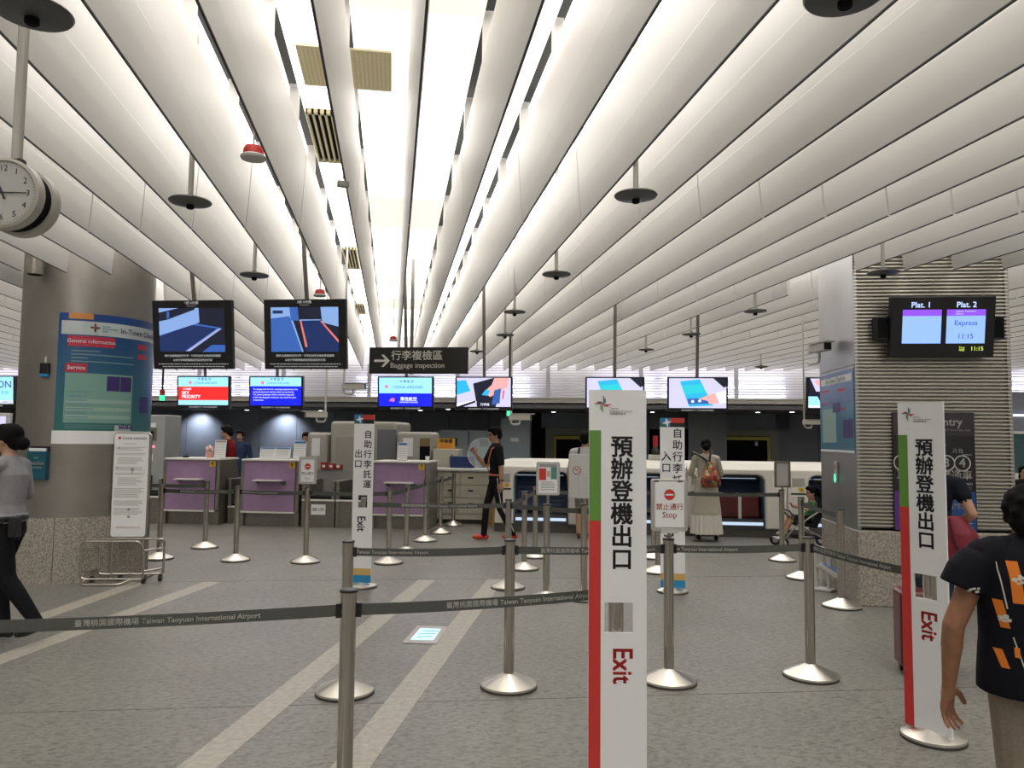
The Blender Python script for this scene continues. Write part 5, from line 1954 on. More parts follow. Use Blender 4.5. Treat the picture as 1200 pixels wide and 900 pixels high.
class Body:
    def __init__(s):
        s.v, s.f = [], []
        s.kv, s.kl = [], []          # points for the label search

    def put(s, vf, lab):
        v, f = vf
        o = len(s.v)
        s.v += [tuple(q) for q in v]
        s.f += [tuple(i + o for i in g) for g in f]
        v = [Vector(q) for q in v]
        for g in f:
            if len(g) != 4:
                s.kv.append(sum((v[i] for i in g), Vector()) / len(g))
                s.kl.append(lab)
                continue
            a, b_, c, d = (v[i] for i in g)
            big = max((a - b_).length, (b_ - c).length)
            m = 4 if big > .05 else (3 if big > .02 else 2)
            for i in range(m):
                for j in range(m):
                    x, y = (i + .5) / m, (j + .5) / m
                    s.kv.append((a * (1 - x) + b_ * x) * (1 - y) + (d * (1 - x) + c * x) * y)
                    s.kl.append(lab)

    def cap(s, a, b, r0, r1, lab):
        s.put(capsule(a, b, r0, r1), lab)

    def ell(s, c, r, lab, rot=None):
        m = MB().ell(c, r, 14, 10, rot)
        s.put((m.v, m.f), lab)

    def done(s, name, mats, parent, voxel=.01, smooth=2):
        me = bpy.data.meshes.new(name)
        me.from_pydata(s.v, [], s.f)
        o = bpy.data.objects.new(name, me)
        col.objects.link(o)
        r = o.modifiers.new('r', 'REMESH')
        r.mode = 'VOXEL'
        r.voxel_size = voxel
        if smooth:
            sm = o.modifiers.new('s', 'SMOOTH')
            sm.factor = .5
            sm.iterations = smooth
        bpy.context.view_layer.update()
        m2 = bpy.data.meshes.new_from_object(o.evaluated_get(bpy.context.evaluated_depsgraph_get()))
        m2.name = name
        bpy.data.objects.remove(o)
        labs = list(mats)
        m2.materials.clear()
        for l in labs:
            m2.materials.append(mats[l])
        if len(labs) > 1:
            kd = KDTree(len(s.kv))
            for i, q in enumerate(s.kv):
                kd.insert(q, i)
            kd.balance()
            idx = [labs.index(s.kl[kd.find(p.center)[1]]) for p in m2.polygons]
            m2.polygons.foreach_set('material_index', idx)
        m2.polygons.foreach_set('use_smooth', [True] * len(m2.polygons))
        o = bpy.data.objects.new(name, m2)
        col.objects.link(o)
        o.parent = parent
        return o


skinm = mat('skin', (.46, .26, .17), .5)
skind = mat('skin_shade', (.36, .19, .125), .5)
hairm = mat('hair_black', (.007, .006, .006), .82)
lipm = mat('lip', (.32, .11, .09), .5)
eyem = mat('eye_dark', (.015, .012, .012), .3)


def head(B, H, c, yaw, pitch=0, hair='short'):
    s = H / 1.7
    M_ = Matrix.Translation(c) @ Matrix.Rotation(yaw, 4, 'Z') @ Matrix.Rotation(pitch, 4, 'X')
    rot = (Matrix.Rotation(yaw, 3, 'Z') @ Matrix.Rotation(pitch, 3, 'X')).to_quaternion()
    q = lambda x, y, z: M_ @ Vector((x * s, y * s, z * s))
    e = lambda c_, r_, l: B.ell(q(*c_), [k * s for k in r_], l, rot)
    e((0, -.005, .025), (.074, .094, .092), 'skin')
    e((0, .025, -.03), (.060, .066, .075), 'skin')
    e((0, .048, -.078), (.036, .036, .030), 'skin')
    B.cap(q(0, .084, .012), q(0, .104, -.026), .009 * s, .015 * s, 'skin')
    e((0, .078, .030), (.050, .016, .014), 'skin')
    for x in (-1, 1):
        e((x * .077, -.005, -.008), (.010, .022, .034), 'skin')
        e((x * .030, .080, .010), (.014, .010, .008), 'eye')
        e((x * .030, .086, .034), (.020, .006, .005), 'hair')
    e((0, .086, -.054), (.022, .010, .008), 'lip')
    return q, rot, s


def make_hair(parent, q, rot, s, style):
    h = Body()
    e = lambda c_, r_: h.ell(q(*c_), [k * s for k in r_], 'hair', rot)
    e((0, -.022, .045), (.087, .100, .090))
    e((0, .030, .088), (.072, .070, .042))
    e((0, -.062, -.01), (.076, .058, .075))
    for x in (-1, 1):
        e((x * .068, -.012, .025), (.022, .055, .055))
    if style == 'bun':
        e((0, -.125, -.030), (.052, .048, .054))
        e((0, -.09, -.03), (.05, .04, .05))
    if style == 'bob':
        e((0, -.030, .035), (.108, .108, .100))
        e((0, -.055, -.03), (.100, .075, .075))
        for k in range(40):
            a, b_ = k * 2.4, -.8 + 2.2 * (k / 40)
            e((.095 * math.cos(a) * math.cos(b_), -.035 + .092 * math.sin(a) * math.cos(b_) * (1 if math.sin(a) < 0 else .6), .02 + .098 * math.sin(b_)), (.026, .026, .022))
    if style == 'curly':
        for k in range(46):
            a, b_ = k * 2.4, -.9 + 2.3 * (k / 46)
            r = .088
            e((r * math.cos(a) * math.cos(b_), -.03 + r * 1.05 * math.sin(a) * math.cos(b_) * (1 if math.sin(a) < 0 else .6), .045 + r * math.sin(b_)), (.030, .030, .030))
        e((0, -.07, -.055), (.075, .045, .06))
    if style == 'long':
        e((0, -.07, -.09), (.075, .045, .09))
    if style == 'ponytail':
        e((0, -.115, .03), (.03, .035, .035))
        h.cap(q(0, -.125, .03), q(0, -.13, -.12), .030 * s, .018 * s, 'hair')
    return h.done('hair', {'hair': hairm}, parent, .007 if style == 'curly' else .009, 2)


def hand_(B, wrist, dirv, palm_n, s, side_, curl=.5, vox_r=.0095, spread=1.0):
    """palm, four curled fingers and a thumb. dirv: along the hand, palm_n: towards what the palm faces"""
    d = Vector(dirv).normalized()
    n = Vector(palm_n)
    n = (n - d * n.dot(d)).normalized()
    a = d.cross(n) * side_           # from little finger towards the thumb side
    w_ = Vector(wrist)
    B.cap(w_ - d * .02 * s, w_ + d * .035 * s, .023 * s, .024 * s, 'skin')
    for k in (-1, 0, 1):
        B.cap(w_ + d * .02 * s + a * .012 * k * s, w_ + d * .078 * s + a * .023 * k * s * spread, .016 * s, .0135 * s, 'skin')
    lens = (.062, .078, .084, .076)
    for k in range(4):
        off = (-.031 + .0205 * k) * spread
        p = w_ + d * .080 * s + a * off * s
        ang = .25 + .2 * curl
        L = lens[k] * s
        dd = d
        r = vox_r * s if vox_r > .0099 else vox_r
        for j, f in enumerate((.45, .31, .24)):
            dd = (dd * math.cos(ang * curl * 1.6) + n * math.sin(ang * curl * 1.6)).normalized()
            nn = p + dd * L * f + a * (.002 * (k - 1.5)) * spread * s
            B.cap(p, nn, r, r * .92, 'skin')
            p = nn
            # keep rotating about the same axis
            n2 = (n - dd * n.dot(dd))
            if n2.length > .1:
                n_ = n2.normalized()
            ang = ang + .12
    p = w_ + d * .018 * s + a * .024 * s
    t1 = p + (d * .65 + a * .75 + n * .35).normalized() * .042 * s
    t2 = t1 + (d * .95 + a * .25 + n * .45).normalized() * .034 * s
    B.cap(p, t1, .0145 * s, .012 * s, 'skin')
    B.cap(t1, t2, .0115 * s, .0095 * s, 'skin')


def person(label, loc, rz, H=1.7, shirt=None, trousers=None, shoes=None, sleeve=.6, arms=None, legs=None, lean=0.0, hyaw=0.0, hpitch=0.0,
           hair='short', female=False, voxel=.011, fat=1.0, neck=1.0, skin=skinm, belt_=None, sleevem=None, group=None, hand_vox=.0095, hand_s=1.0, curl=.7, palms=None, skirt=None, sock=None):
    """standing figure facing +y. arms/legs: {side: (joint2, joint3)} in local metres"""
    t = thing('person', label, 'person', loc, rz, group)
    s = H / 1.7
    B = Body()
    f = fat
    L = lambda z: (0, lean * max(0, (z - .9 * s)) / (.5 * s), z)
    sh_w = (.175 if female else .19) * s
    hip_w = .088 * s
    zh = .88 * s
    # trunk
    fem = 1 if female else 0
    B.put(loft([(L(.80 * s), .10 * s * f, .085 * s * f), (L(.86 * s), (.158 + .006 * fem) * s * f, .115 * s * f), (L(.93 * s), .160 * s * f, .117 * s * f), (L(1.0 * s), .150 * s * f, .108 * s * f)]), 'trousers')
    zb0 = .99 * s
    B.put(loft([(L(zb0 - .05 * s), .158 * s * f, .115 * s * f), (L(zb0 + .02 * s), .155 * s * f, .115 * s * f), (L(1.08 * s), (.142 - .008 * fem) * s * f, .105 * s * f), (L(1.2 * s), (.160 - .012 * fem) * s * f, .115 * s * f),
                (L(1.32 * s), (.178 - .012 * fem) * s * f, .118 * s * f), (L(1.40 * s), (.168 - .01 * fem) * s, .092 * s), (L(1.445 * s), .11 * s, .07 * s), (L(1.47 * s), .062 * s, .056 * s)], n=20), 'shirt')
    if belt_:
        B.put(loft([(L(.955 * s), .176 * s * f, .132 * s * f), (L(.995 * s), .176 * s * f, .132 * s * f)], n=20), 'belt')
    nb = Vector(L(1.43 * s))
    hc = nb + Vector((0, .025 * s + lean * .15, .165 * s * neck))
    B.cap(nb, hc + Vector((0, -.015 * s, -.04 * s)), .056 * s, .050 * s, 'skin')
    # legs
    for i, sd in enumerate((-1, 1)):
        hip = Vector((sd * hip_w, L(zh)[1], zh))
        kn, an = Vector((sd * hip_w * 1.0, .01, .48 * s)), Vector((sd * hip_w * .95, -.02, .085 * s))
        fd = Vector((sd * .12, 1, 0))
        if legs and sd in legs:
            kn, an = Vector(legs[sd][0]), Vector(legs[sd][1])
            if len(legs[sd]) > 2:
                fd = Vector(legs[sd][2])
        lab = 'trousers'
        B.cap(hip, kn, .092 * s * f, .062 * s * f, lab)
        B.cap(kn, kn + (an - kn) * .38, .062 * s * f, .060 * s * f, lab if sock is None else 'skin')
        B.cap(kn + (an - kn) * .38, an, .060 * s * f, .048 * s, lab if sock is None else 'skin')
        fd = fd.normalized()
        sd_ = Vector((fd.y, -fd.x, 0)).normalized()
        heel = an + Vector((0, 0, -.035 * s)) - fd * .045 * s
        toe = heel + fd * .195 * s
        ball = heel + fd * .135 * s
        B.cap(an, heel + Vector((0, 0, -.005)), .040 * s, .036 * s, 'shoes')
        B.cap(heel, ball, .036 * s, .042 * s, 'shoes')
        B.cap(ball, toe, .042 * s, .030 * s, 'shoes')
    # arms
    for sd in (-1, 1):
        S_ = Vector((sd * sh_w, L(1.385 * s)[1], 1.385 * s))
        el, wr = S_ + Vector((sd * .06, -.03, -.29 * s)), S_ + Vector((sd * .07, .04, -.54 * s))
        if arms and sd in arms:
            el, wr = Vector(arms[sd][0]), Vector(arms[sd][1])
        B.cap((sd * .10 * s, S_.y, 1.405 * s), S_, .060 * s, .062 * s, 'shirt')
        sl = 'sleeve' if sleevem else 'shirt'
        if sleeve >= 1:
            B.cap(S_, el, .060 * s, .049 * s, sl)
            B.cap(el, wr, .047 * s, .034 * s, sl)
        else:
            c = S_ + (el - S_) * sleeve
            B.cap(S_, c, .063 * s * (1 + (f - 1) * .5), .064 * s * (1 + (f - 1) * .5), sl)
            B.cap(c, el, .046 * s * (1 + (f - 1) * .6), .040 * s * (1 + (f - 1) * .6), 'skin')
            B.cap(el, el + (wr - el) * .35, .040 * s * (1 + (f - 1) * .6), .040 * s * (1 + (f - 1) * .4), 'skin')
            B.cap(el + (wr - el) * .3, wr, .040 * s * (1 + (f - 1) * .4), .026 * s, 'skin')
        pn = palms[sd] if palms and sd in palms else (-sd, .0, 0)
        hand_(B, wr, (wr - el), pn, s * hand_s, sd, curl, hand_vox)
    q, rot, hs = head(B, H, hc, hyaw, hpitch)
    mats = {'skin': skin, 'eye': eyem, 'lip': lipm, 'hair': hairm, 'shirt': shirt, 'trousers': trousers, 'shoes': shoes, 'belt': belt_ or black, 'sleeve': sleevem or shirt}
    B.done('body', mats, t, voxel, 3)
    make_hair(t, q, rot, hs, hair)
    t['_'] = 0
    del t['_']
    return t, q, rot, hs


trblack = mat('cloth_black', (.010, .010, .012), .8)
shblack = mat('shoe_black', (.012, .012, .014), .35)

# --- guard walking out of the picture at the left
p = fl(8, 752)
guard, q, rot, hs = person('guard in grey shirt and black trousers walking left at the left edge, hair in bun', (p.x - .05, p.y, 0), R(82), 1.66,
    shirt=mat('shirt_guard_grey', (.30, .30, .32), .8, noise=.05, nscale=30), trousers=trblack, shoes=shblack, sleeve=1.0, female=True, belt_=black, hair='bun', fat=1.08,
    legs={1: ((.08, .10, .50), (.08, .02, .085)), -1: ((-.10, -.09, .50), (-.09, -.33, .17), (-.05, .8, -.30))},
    arms={-1: ((-.22, .08, 1.16), (-.18, .28, 1.13)), 1: ((.23, -.02, 1.12), (.20, .18, .98))}, voxel=.011)
MB().box(-.04, .04, -.03, .03, -.08, .07).build('belt_pouch', black, guard, bevel=.01).location = (-.12, -.14, .90)
o = MB().box(-.035, .035, -.004, .004, -.04, .04).build('shoulder_badge', mat('badge_gold', (.5, .38, .08), .5), guard, bevel=.01)
o.location = (-.262, .02, 1.28)
o.rotation_euler = (0, 0, R(90))

# --- young man walking left with red shoes
p = fl(580, 633)
man, q, rot, hs = person('young man in black with red shoes and coral strap, walking left past the baggage machines', (p.x, p.y, 0), R(98), 1.76,
    shirt=mat('cloth_black2', (.012, .012, .014), .85), trousers=trblack, shoes=mat('shoe_red', (.62, .05, .03), .5), sleeve=.75, hair='short', fat=.86,
    legs={-1: ((-.09, -.05, .50), (-.08, -.27, .10)), 1: ((.08, .13, .50), (.08, .16, .085))},
    arms={1: ((.21, .13, 1.16), (.18, .29, 1.35)), -1: ((-.24, -.02, 1.14), (-.23, -.03, .90))}, hpitch=R(-10), voxel=.011, curl=.9)
coral = mat('strap_coral', (.65, .20, .12), .6)
pts = [(-.13, .03, 1.47), (-.10, .10, 1.43), (.0, .112, 1.28), (.10, .105, 1.12), (.13, .06, 1.04)]
MB().tube(pts, .012, 6).build('shoulder_strap', coral, man, smooth=True)
MB().tube([(-.13, .03, 1.47), (-.12, -.06, 1.44), (-.04, -.112, 1.26), (.08, -.105, 1.10), (.13, -.03, 1.02)], .012, 6).build('shoulder_strap', coral, man, smooth=True)
MB().tube([(.145 * math.cos(2 * PI * k / 20), .112 * math.sin(2 * PI * k / 20), 1.03 + .01 * math.cos(2 * PI * k / 20)) for k in range(21)], .014, 6).build('waist_belt', coral, man, smooth=True)
MB().tube([(-.167, .02, .98), (-.172, .0, .8), (-.155, -.05, .55), (-.135, -.2, .3), (-.13, -.27, .14)], .008, 6).build('trouser_stripe', lgreyp, man, smooth=True)
gm = MB()
for x in (-.032, .032):
    gm.tube([q(x + .024 * math.cos(2 * PI * k / 14), .098, .010 + .018 * math.sin(2 * PI * k / 14)) for k in range(15)], .0025, 5)
gm.tube([q(-.01, .10, .014), q(.01, .10, .014)], .002, 5)
for x in (-1, 1):
    gm.tube([q(x * .055, .095, .014), q(x * .078, .0, .012)], .002, 5)
gm.build('glasses', black, man)
MB().cyl((-.233, -.032, .935), (-.232, -.03, .96), .036, n=14).build('wrist_band', mat('band_dark_red', (.18, .02, .02), .5), man)

# --- woman in white seen from behind with her floral bag
p = fl(828, 634)
ivory = mat('knit_ivory', (.47, .44, .36), .85, noise=.05, nscale=60)
wr_ = RB + R(-2)
woman, q, rot, hs = person('woman in cream top and white pleated skirt, back to us at a baggage machine', (p.x, p.y, 0), wr_, 1.60,
    shirt=ivory, trousers=ivory, shoes=shblack, sleeve=1.0, hair='bun', female=True, fat=1.0,
    arms={1: ((.24, .06, 1.06), (.19, .24, .96)), -1: ((-.24, .06, 1.06), (-.16, .26, 1.0))}, hpitch=R(-12), voxel=.011,
    legs={-1: ((-.10, 0, .45), (-.13, 0, .085)), 1: ((.10, 0, .45), (.15, 0, .085))})
n = 40
vs_, fs_ = [], []
levels = [(.76, .185, .14), (.60, .20, .155), (.40, .225, .18), (.12, .245, .20)]
for (z, a_, b_) in levels:
    for i in range(n):
        t_ = 2 * PI * i / n
        k = 1 + (.06 if i % 2 else -.05) * (.76 - z) / .64
        vs_.append((a_ * k * math.cos(t_), b_ * k * math.sin(t_), z))
for j in range(3):
    for i in range(n):
        fs_.append((j * n + i, (j + 1) * n + i, (j + 1) * n + (i + 1) % n, j * n + (i + 1) % n))
fs_.append(tuple(range(n)))
MB().add(vs_, fs_).build('pleated_skirt', mat('skirt_white', (.70, .67, .60), .8), woman)
v2, f2 = loft([((0, 0, .44), .235, .185), ((0, 0, .60), .215, .165), ((0, 0, .80), .192, .150), ((0, 0, .98), .175, .132)], n=24)
MB().add(v2, f2).build('long_cardigan_tail', ivory, woman, smooth=True)
bag_m = bpy.data.materials.new('floral_fabric')
bag_m.use_nodes = True
nt = bag_m.node_tree
vo = nt.nodes.new('ShaderNodeTexVoronoi')
vo.inputs['Scale'].default_value = 22
tc = nt.nodes.new('ShaderNodeTexCoord')
nt.links.new(tc.outputs['Object'], vo.inputs['Vector'])
cr = nt.nodes.new('ShaderNodeValToRGB')
cr.color_ramp.interpolation = 'CONSTANT'
for pos, c in ((0, (.22, .02, .015, 1)), (.25, (.45, .05, .03, 1)), (.5, (.03, .02, .02, 1)), (.65, (.40, .16, .04, 1)), (.8, (.10, .12, .05, 1)), (.9, (.5, .4, .28, 1))):
    if pos in (0,):
        cr.color_ramp.elements[0].color = c
    else:
        e = cr.color_ramp.elements.new(pos)
        e.color = c
sp = nt.nodes.new('ShaderNodeSeparateColor')
nt.links.new(vo.outputs['Color'], sp.inputs[0])
nt.links.new(sp.outputs[0], cr.inputs[0])
nt.links.new(cr.outputs[0], nt.nodes['Principled BSDF'].inputs['Base Color'])
t = thing('floral_backpack', 'red floral one-strap backpack on the back of the woman in cream', 'bag', (p.x, p.y, 0), wr_)
Bb = Body()
Bb.put(loft([((.05, -.155, .86), .14, .04), ((.05, -.18, .90), .165, .075), ((.05, -.175, 1.02), .145, .075), ((.045, -.15, 1.15), .095, .05), ((.04, -.135, 1.26), .045, .03)], n=18), 'a')
Bb.done('bag_body', {'a': bag_m}, t, .011, 3)
MB().tube([(.04, -.135, 1.24), (-.03, -.125, 1.30), (-.13, -.09, 1.37), (-.20, -.02, 1.40), (-.22, .03, 1.36)], .020, 6).build('strap', black, t, smooth=True)
MB().tube([(.04, -.135, 1.24), (.05, -.12, 1.34), (.07, -.07, 1.41), (.09, .0, 1.42)], .016, 6).build('strap', black, t, smooth=True)

# --- person in the patterned shirt, foreground right, seen from behind
d = ray(1187, 700)
k_ = 2.48 / d.y
p = EYE + d * k_
p.x += .07
hawaii = mat('shirt_navy_black', (.008, .008, .013), .8)
fg, q, rot, hs = person('foreground person at the right edge in a navy shirt with orange bars, beige trousers', (p.x + .02, p.y, 0), R(-18), 1.49,
    shirt=hawaii, trousers=mat('trousers_beige', (.27, .225, .175), .85, noise=.07, nscale=90), shoes=shblack, sleeve=.30, hair='bob', female=False, fat=1.12, skin=mat('skin_tan', (.33, .155, .085), .55, noise=.1, nscale=30),
    arms={-1: ((-.275, .00, .955), (-.275, .06, .72)), 1: ((.27, 0, .955), (.27, .06, .73))}, hpitch=R(-14), hyaw=R(0), neck=.66, voxel=.0055, hand_vox=.0078, hand_s=1.16, curl=.5,
    palms={-1: (.65, -.75, 0), 1: (-.65, -.75, 0)})
# loose shirt hanging over the trousers, with its printed bars set on the cloth
sb = Body()
s_ = 1.49 / 1.7
sb.put(loft([((0, -.005, .735), .200, .158), ((0, -.005, .80), .198, .156), ((0, 0, .93), .186, .146), ((0, 0, 1.05), .188, .142), ((0, 0, 1.15), .190, .130), ((0, 0, 1.225), .160, .10), ((0, 0, 1.265), .105, .075), ((0, 0, 1.29), .065, .06)], n=28), 'a')
for sd in (-1, 1):
    sb.cap((sd * .13, 0, 1.215), (sd * .205, 0, 1.165), .068, .070, 'a')
    sb.put(loft([((sd * .185, 0, 1.20), .06, .07), ((sd * .222, 0, 1.15), .070, .077), ((sd * .248, 0, 1.09), .072, .080)], horizontal=False, n=18), 'a')
shirt_o = sb.done('loose_shirt', {'a': hawaii}, fg, .008, 4)
# printed bars: cut the print from the shirt surface itself
dg = bpy.context.evaluated_depsgraph_get()
bpy.context.view_layer.update()
from mathutils.bvhtree import BVHTree
me = shirt_o.data
bvh = BVHTree.FromPolygons([v.co for v in me.vertices], [tuple(p_.vertices) for p_ in me.polygons])


def on_cloth(poly, nseg=4, off=.0018, mb=None, back=True):
    """project a small x,z polygon grid onto the back of the shirt (quad poly of 4 points)"""
    (a, b_, c, d_) = [Vector((x, z)) for x, z in poly]
    g, idx = [], []
    nu, nv = 3, max(2, nseg)
    for j in range(nv + 1):
        for i in range(nu + 1):
            u, v = i / nu, j / nv
            P2 = (a * (1 - u) + b_ * u) * (1 - v) + (d_ * (1 - u) + c * u) * v
            hit = bvh.ray_cast(Vector((P2.x, -1, P2.y)), Vector((0, 1, 0)))
            if hit[0] is None:
                return
            g.append(hit[0] + hit[1] * off)
    fs = []
    for j in range(nv):
        for i in range(nu):
            k = j * (nu + 1) + i
            fs.append((k, k + 1, k + nu + 2, k + nu + 1))
    mb.add(g, fs)


orange = mat('print_orange', (.70, .20, .03), .8)
wprint = mat('print_offwhite', (.60, .58, .50), .8)
LX = lambda px: (px - 1199) / 352.0 + .002
LZ = lambda py: 1.62 - (py - 518) / 362.0
for (x0, x1, y0, y1, sl) in ((1151, 1161, 636, 652, 3), (1154, 1165, 669, 720, 2), (1182, 1193, 652, 681, 0), (1139, 1147, 718, 752, 6), (1173, 1185, 783, 818, 5), (1138, 1145, 779, 801, 5),
                             (1155, 1160, 774, 786, 0), (1205, 1216, 665, 700, 0), (1215, 1226, 740, 780, 3), (1198, 1208, 795, 815, 2), (1232, 1242, 690, 720, 0)):
    mb = MB()
    on_cloth([(LX(x0 + sl), LZ(y1)), (LX(x1 + sl), LZ(y1)), (LX(x1), LZ(y0)), (LX(x0), LZ(y0))], 6, .0018, mb)
    if mb.v:
        mb.build('orange_bar', orange, shirt_o, smooth=True)

mb = MB()
for (x0, y0, x1, y1) in ((1142, 641, 1144, 660), (1144, 671, 1151, 728), (1183, 715, 1189, 777), (1199, 709, 1199, 790), (1155, 762, 1167, 818), (1169, 640, 1170, 665), (1212, 720, 1214, 780)):
    on_cloth([(LX(x1) - .0018, LZ(y1)), (LX(x1) + .0018, LZ(y1)), (LX(x0) + .0018, LZ(y0)), (LX(x0) - .0018, LZ(y0))], 7, .0016, mb)
random.seed(3)
for (px, py, r) in ((1164, 691, .018), (1181, 745, .024), (1186, 763, .024), (1175, 788, .018), (1175, 803, .016), (1148, 740, .014), (1208, 730, .022), (1128, 652, .012)):
    x, z = LX(px), LZ(py)
    for k in range(11):
        a = random.random() * 6.28
        rr = r * (.2 + .9 * random.random())
        cx, cz = x + rr * math.cos(a), z + rr * .7 * math.sin(a)
        w2 = .004 + .004 * random.random()
        on_cloth([(cx - w2, cz - w2 * .5), (cx + w2, cz - w2 * .7), (cx + w2 * .7, cz + w2 * .6), (cx - w2 * .8, cz + w2 * .5)], 2, .0026, mb)
mb.build('white_flowers', wprint, shirt_o, smooth=True)['kind'] = 'stuff'
mb = MB()
for (sd) in (-1,):
    for k in range(16):
        a = random.random() * 6.28
        rr = .022 * (.3 + random.random())
        cx, cz = sd * .232 + rr * math.cos(a) * .8, 1.085 + rr * math.sin(a)
        on_cloth([(cx - .006, cz - .003), (cx + .006, cz - .004), (cx + .004, cz + .004), (cx - .005, cz + .003)], 2, .0026, mb)
mb.build('sleeve_flower', wprint, shirt_o, smooth=True)['kind'] = 'stuff'

# --- person mostly hidden behind the right exit sign
d = ray(1093, 600)
p = EYE + d * (5.2 / d.y)
p.x += .0
pb, q, rot, hs = person('person in a dark navy top mostly hidden behind the right exit sign, elbow bent outwards', (p.x, p.y, 0), R(-36), 1.60,
    shirt=mat('top_navy', (.012, .014, .022), .85), trousers=mat('denim_dark', (.03, .04, .06), .8), shoes=shblack, sleeve=.40, hair='long', female=True, fat=.90,
    arms={-1: ((-.17, .16, 1.12), (-.06, .32, 1.10)), 1: ((.25, -.06, 1.10), (.14, .10, .98))}, voxel=.010,
    legs={-1: ((-.06, 0, .45), (-.05, 0, .085)), 1: ((.06, 0, .45), (.05, 0, .085))})
t = thing('maroon_backpack', 'maroon backpack hanging behind the elbow of the half hidden person', 'bag', (p.x + .10, p.y - .12, .66), R(-36))
Bb = Body()
Bb.put(loft([((0, 0, .02), .14, .08), ((0, 0, .12), .16, .10), ((0, 0, .30), .13, .09), ((-.03, 0, .42), .07, .05)], n=18), 'a')
Bb.done('bag_body', {'a': mat('bag_maroon', (.20, .012, .03), .6)}, t, .011, 3)
MB().tube([(-.05, -.08, .40), (-.02, -.11, .25), (.04, -.10, .06)], .008, 6).build('piping', mat('bag_maroon_dark', (.09, .006, .015), .6), t)
MB().tube([(-.03, 0, .40), (-.10, -.02, .52), (-.14, 0, .60)], .014, 6).build('strap', black, t, smooth=True)

# --- traveller with a backpack at the second machine, between the signs
d = ray(687, 560)
p = fl(685, 631)
tr, q, rot, hs = person('traveller in shorts seen from behind between the notice board and the tall exit sign', (p.x, p.y, 0), wr_, 1.70,
    shirt=mat('tank_top_pale', (.45, .45, .46), .8), trousers=mat('shorts_grey', (.16, .15, .14), .8), shoes=mat('shoe_darkred', (.10, .02, .02), .6), sleeve=.1, hair='short', sock=True)
MB().tube([(-.10, -.10, 1.30), (-.09, -.06, 1.45), (-.09, .06, 1.44)], .018, 6).build('strap', black, tr, smooth=True)
MB().tube([(.10, -.10, 1.30), (.09, -.06, 1.45), (.09, .06, 1.44)], .018, 6).build('strap', black, tr, smooth=True)

# --- airline clerks behind the counters
def behind(px, V, H, label, **kw):
    q_ = av(px, 530, V)
    pp = W(q_.x, V, 0)
    return person(label, (pp.x, pp.y, 0), kw.pop('rz'), H, **kw)


navy = mat('uniform_navy', (.03, .045, .10), .8)
behind(271, 14.35, 1.76, 'clerk in a red vest over navy sleeves leaning at counter nine', rz=R(80), shirt=mat('vest_red', (.20, .012, .015), .8), trousers=navy, shoes=shblack, sleeve=1.0, sleevem=navy,
       arms={-1: ((-.25, .06, 1.12), (-.18, .30, 1.16)), 1: ((.22, .10, 1.12), (.16, .34, 1.15))}, lean=.06, hpitch=R(-12))
behind(281, 16.6, 1.68, 'person whose dark head shows just behind the red-vested clerk', rz=R(170), shirt=navy, trousers=navy, shoes=shblack, sleeve=1.0)
behind(358, 17.2, 1.66, 'clerk in a pale grey shirt looking down left of the x-ray machines', rz=R(175), shirt=mat('shirt_pale_grey', (.34, .36, .38), .8), trousers=trblack, shoes=shblack, sleeve=1.0, hpitch=R(-18))
q_ = av(1196, 560, 11.6)
pp = W(q_.x, 11.6)
person('dark-haired person at the white desk, right edge behind the foreground head', (pp.x + .05, pp.y, 0), R(160), 1.28, shirt=trblack, trousers=trblack, shoes=shblack, sleeve=1.0, hair='long')

# --- stroller with child
p = fl(938, 641)
st = thing('stroller', 'black folding stroller standing before the right bag drop machine', 'stroller', (p.x, p.y, 0), R(80))
blk = mat('stroller_fabric', (.012, .012, .015), .8)
MB().prismx([(-.20, .30), (.12, .34), (.14, .38), (-.14, .36), (-.34, .86), (-.40, .84)], -.17, .17).build('seat', blk, st, bevel=.012)
MB().prismx([(-.46, .70), (-.40, .98), (-.24, 1.02), (-.26, .98), (-.37, .94), (-.41, .72)], -.19, .19).build('canopy', blk, st, bevel=.01)
for sx in (-.19, .19):
    MB().tube(rr3([(sx, -.60, 1.0), (sx, -.32, .62), (sx, .16, .30), (sx, .32, .10)]), .012).build('side_tube', steeld, st, smooth=True)
    MB().tube([(sx, -.38, .10), (sx, .10, .36)], .012).build('rear_tube', steeld, st, smooth=True)
    for y in (-.38, .32):
        MB().cyl((sx - .015, y, .08), (sx + .015, y, .08), .08, n=20).build('wheel', black, st)
        MB().cyl((sx - .018, y, .08), (sx + .018, y, .08), .045, n=16).build('hub', lgreyp, st)
MB().tube([(-.19, -.60, 1.0), (.19, -.60, 1.0)], .014).build('handle_bar', black, st)
MB().tube(rr3([(-.17, .06, .36), (-.17, .22, .56), (.17, .22, .56), (.17, .06, .36)]), .013).build('snack_bar', black, st, smooth=True)
MB().box(-.16, .16, -.3, .1, .14, .17).build('basket', blk, st)
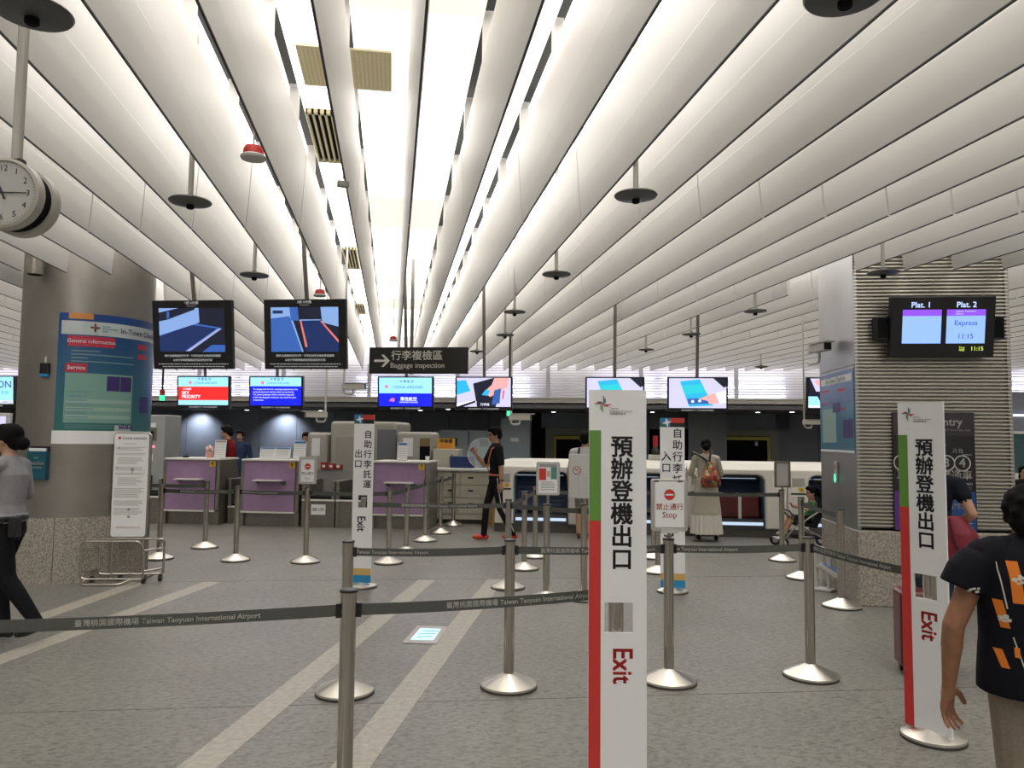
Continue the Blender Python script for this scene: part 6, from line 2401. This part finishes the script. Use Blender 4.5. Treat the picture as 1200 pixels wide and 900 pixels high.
MB().box(-.14, .14, .26, .38, .12, .14).build('footrest', mat('footrest_pale', (.5, .5, .5), .5), st)
# seated child
c = thing('person', 'small child in a green top sitting in the stroller holding a phone', 'person', (p.x, p.y, 0), R(80))
B = Body()
B.put(loft([((0, -.14, .40), .10, .09), ((0, -.16, .50), .095, .08), ((0, -.19, .62), .10, .078), ((0, -.20, .69), .075, .055)], n=16), 'shirt')
for sd in (-1, 1):
    B.cap((sd * .05, -.12, .43), (sd * .07, .14, .44), .052, .042, 'trousers')
    B.cap((sd * .07, .14, .44), (sd * .07, .24, .24), .040, .028, 'skin')
    B.cap((sd * .07, .24, .22), (sd * .07, .32, .19), .030, .026, 'shoes')
    B.cap((sd * .10, -.19, .66), (sd * .13, -.10, .56), .034, .032, 'shirt')
    B.cap((sd * .13, -.10, .56), (sd * .07, .05, .60), .024, .020, 'skin')
    hand_(B, (sd * .07, .05, .60), (-.3 * sd, 1, .2), (-sd, 0, .3), .62, sd, .8, .0085)
hc = Vector((0, -.18, .82))
B.cap((0, -.20, .68), hc, .034, .034, 'skin')
q, rot, hs = head(B, 1.42, hc, 0, R(-8))
B.done('body', {'skin': skinm, 'eye': eyem, 'lip': lipm, 'hair': hairm, 'shirt': mat('top_green', (.06, .14, .07), .8), 'trousers': trblack, 'shoes': mat('shoe_pale', (.4, .38, .36), .6)}, c, .009, 2)
make_hair(c, q, rot, hs, 'ponytail')
ph = thing('phone', 'small phone with pink case in the hands of the child', 'phone', (p.x, p.y, 0), R(80))
o = MB().box(-.055, .055, -.005, .005, -.035, .035).build('case', mat('case_pink', (.55, .3, .3), .5), ph, bevel=.004)
o.location = (0, .125, .64)
o.rotation_euler = (R(-30), 0, 0)
o = MB().box(-.05, .05, -.0065, -.004, -.03, .03).build('display', glow('phone_glow', (.3, .35, .4), 1), ph)
o.location = (0, .125, .64)
o.rotation_euler = (R(-30), 0, 0)
for o in scene.objects:
    if o.name.split('.')[0] in ('fine_print', 'table_lines', 'print', 'printed_page', 'minute_marks', 'pictograms', 'line_rings'):
        o['kind'] = 'stuff'
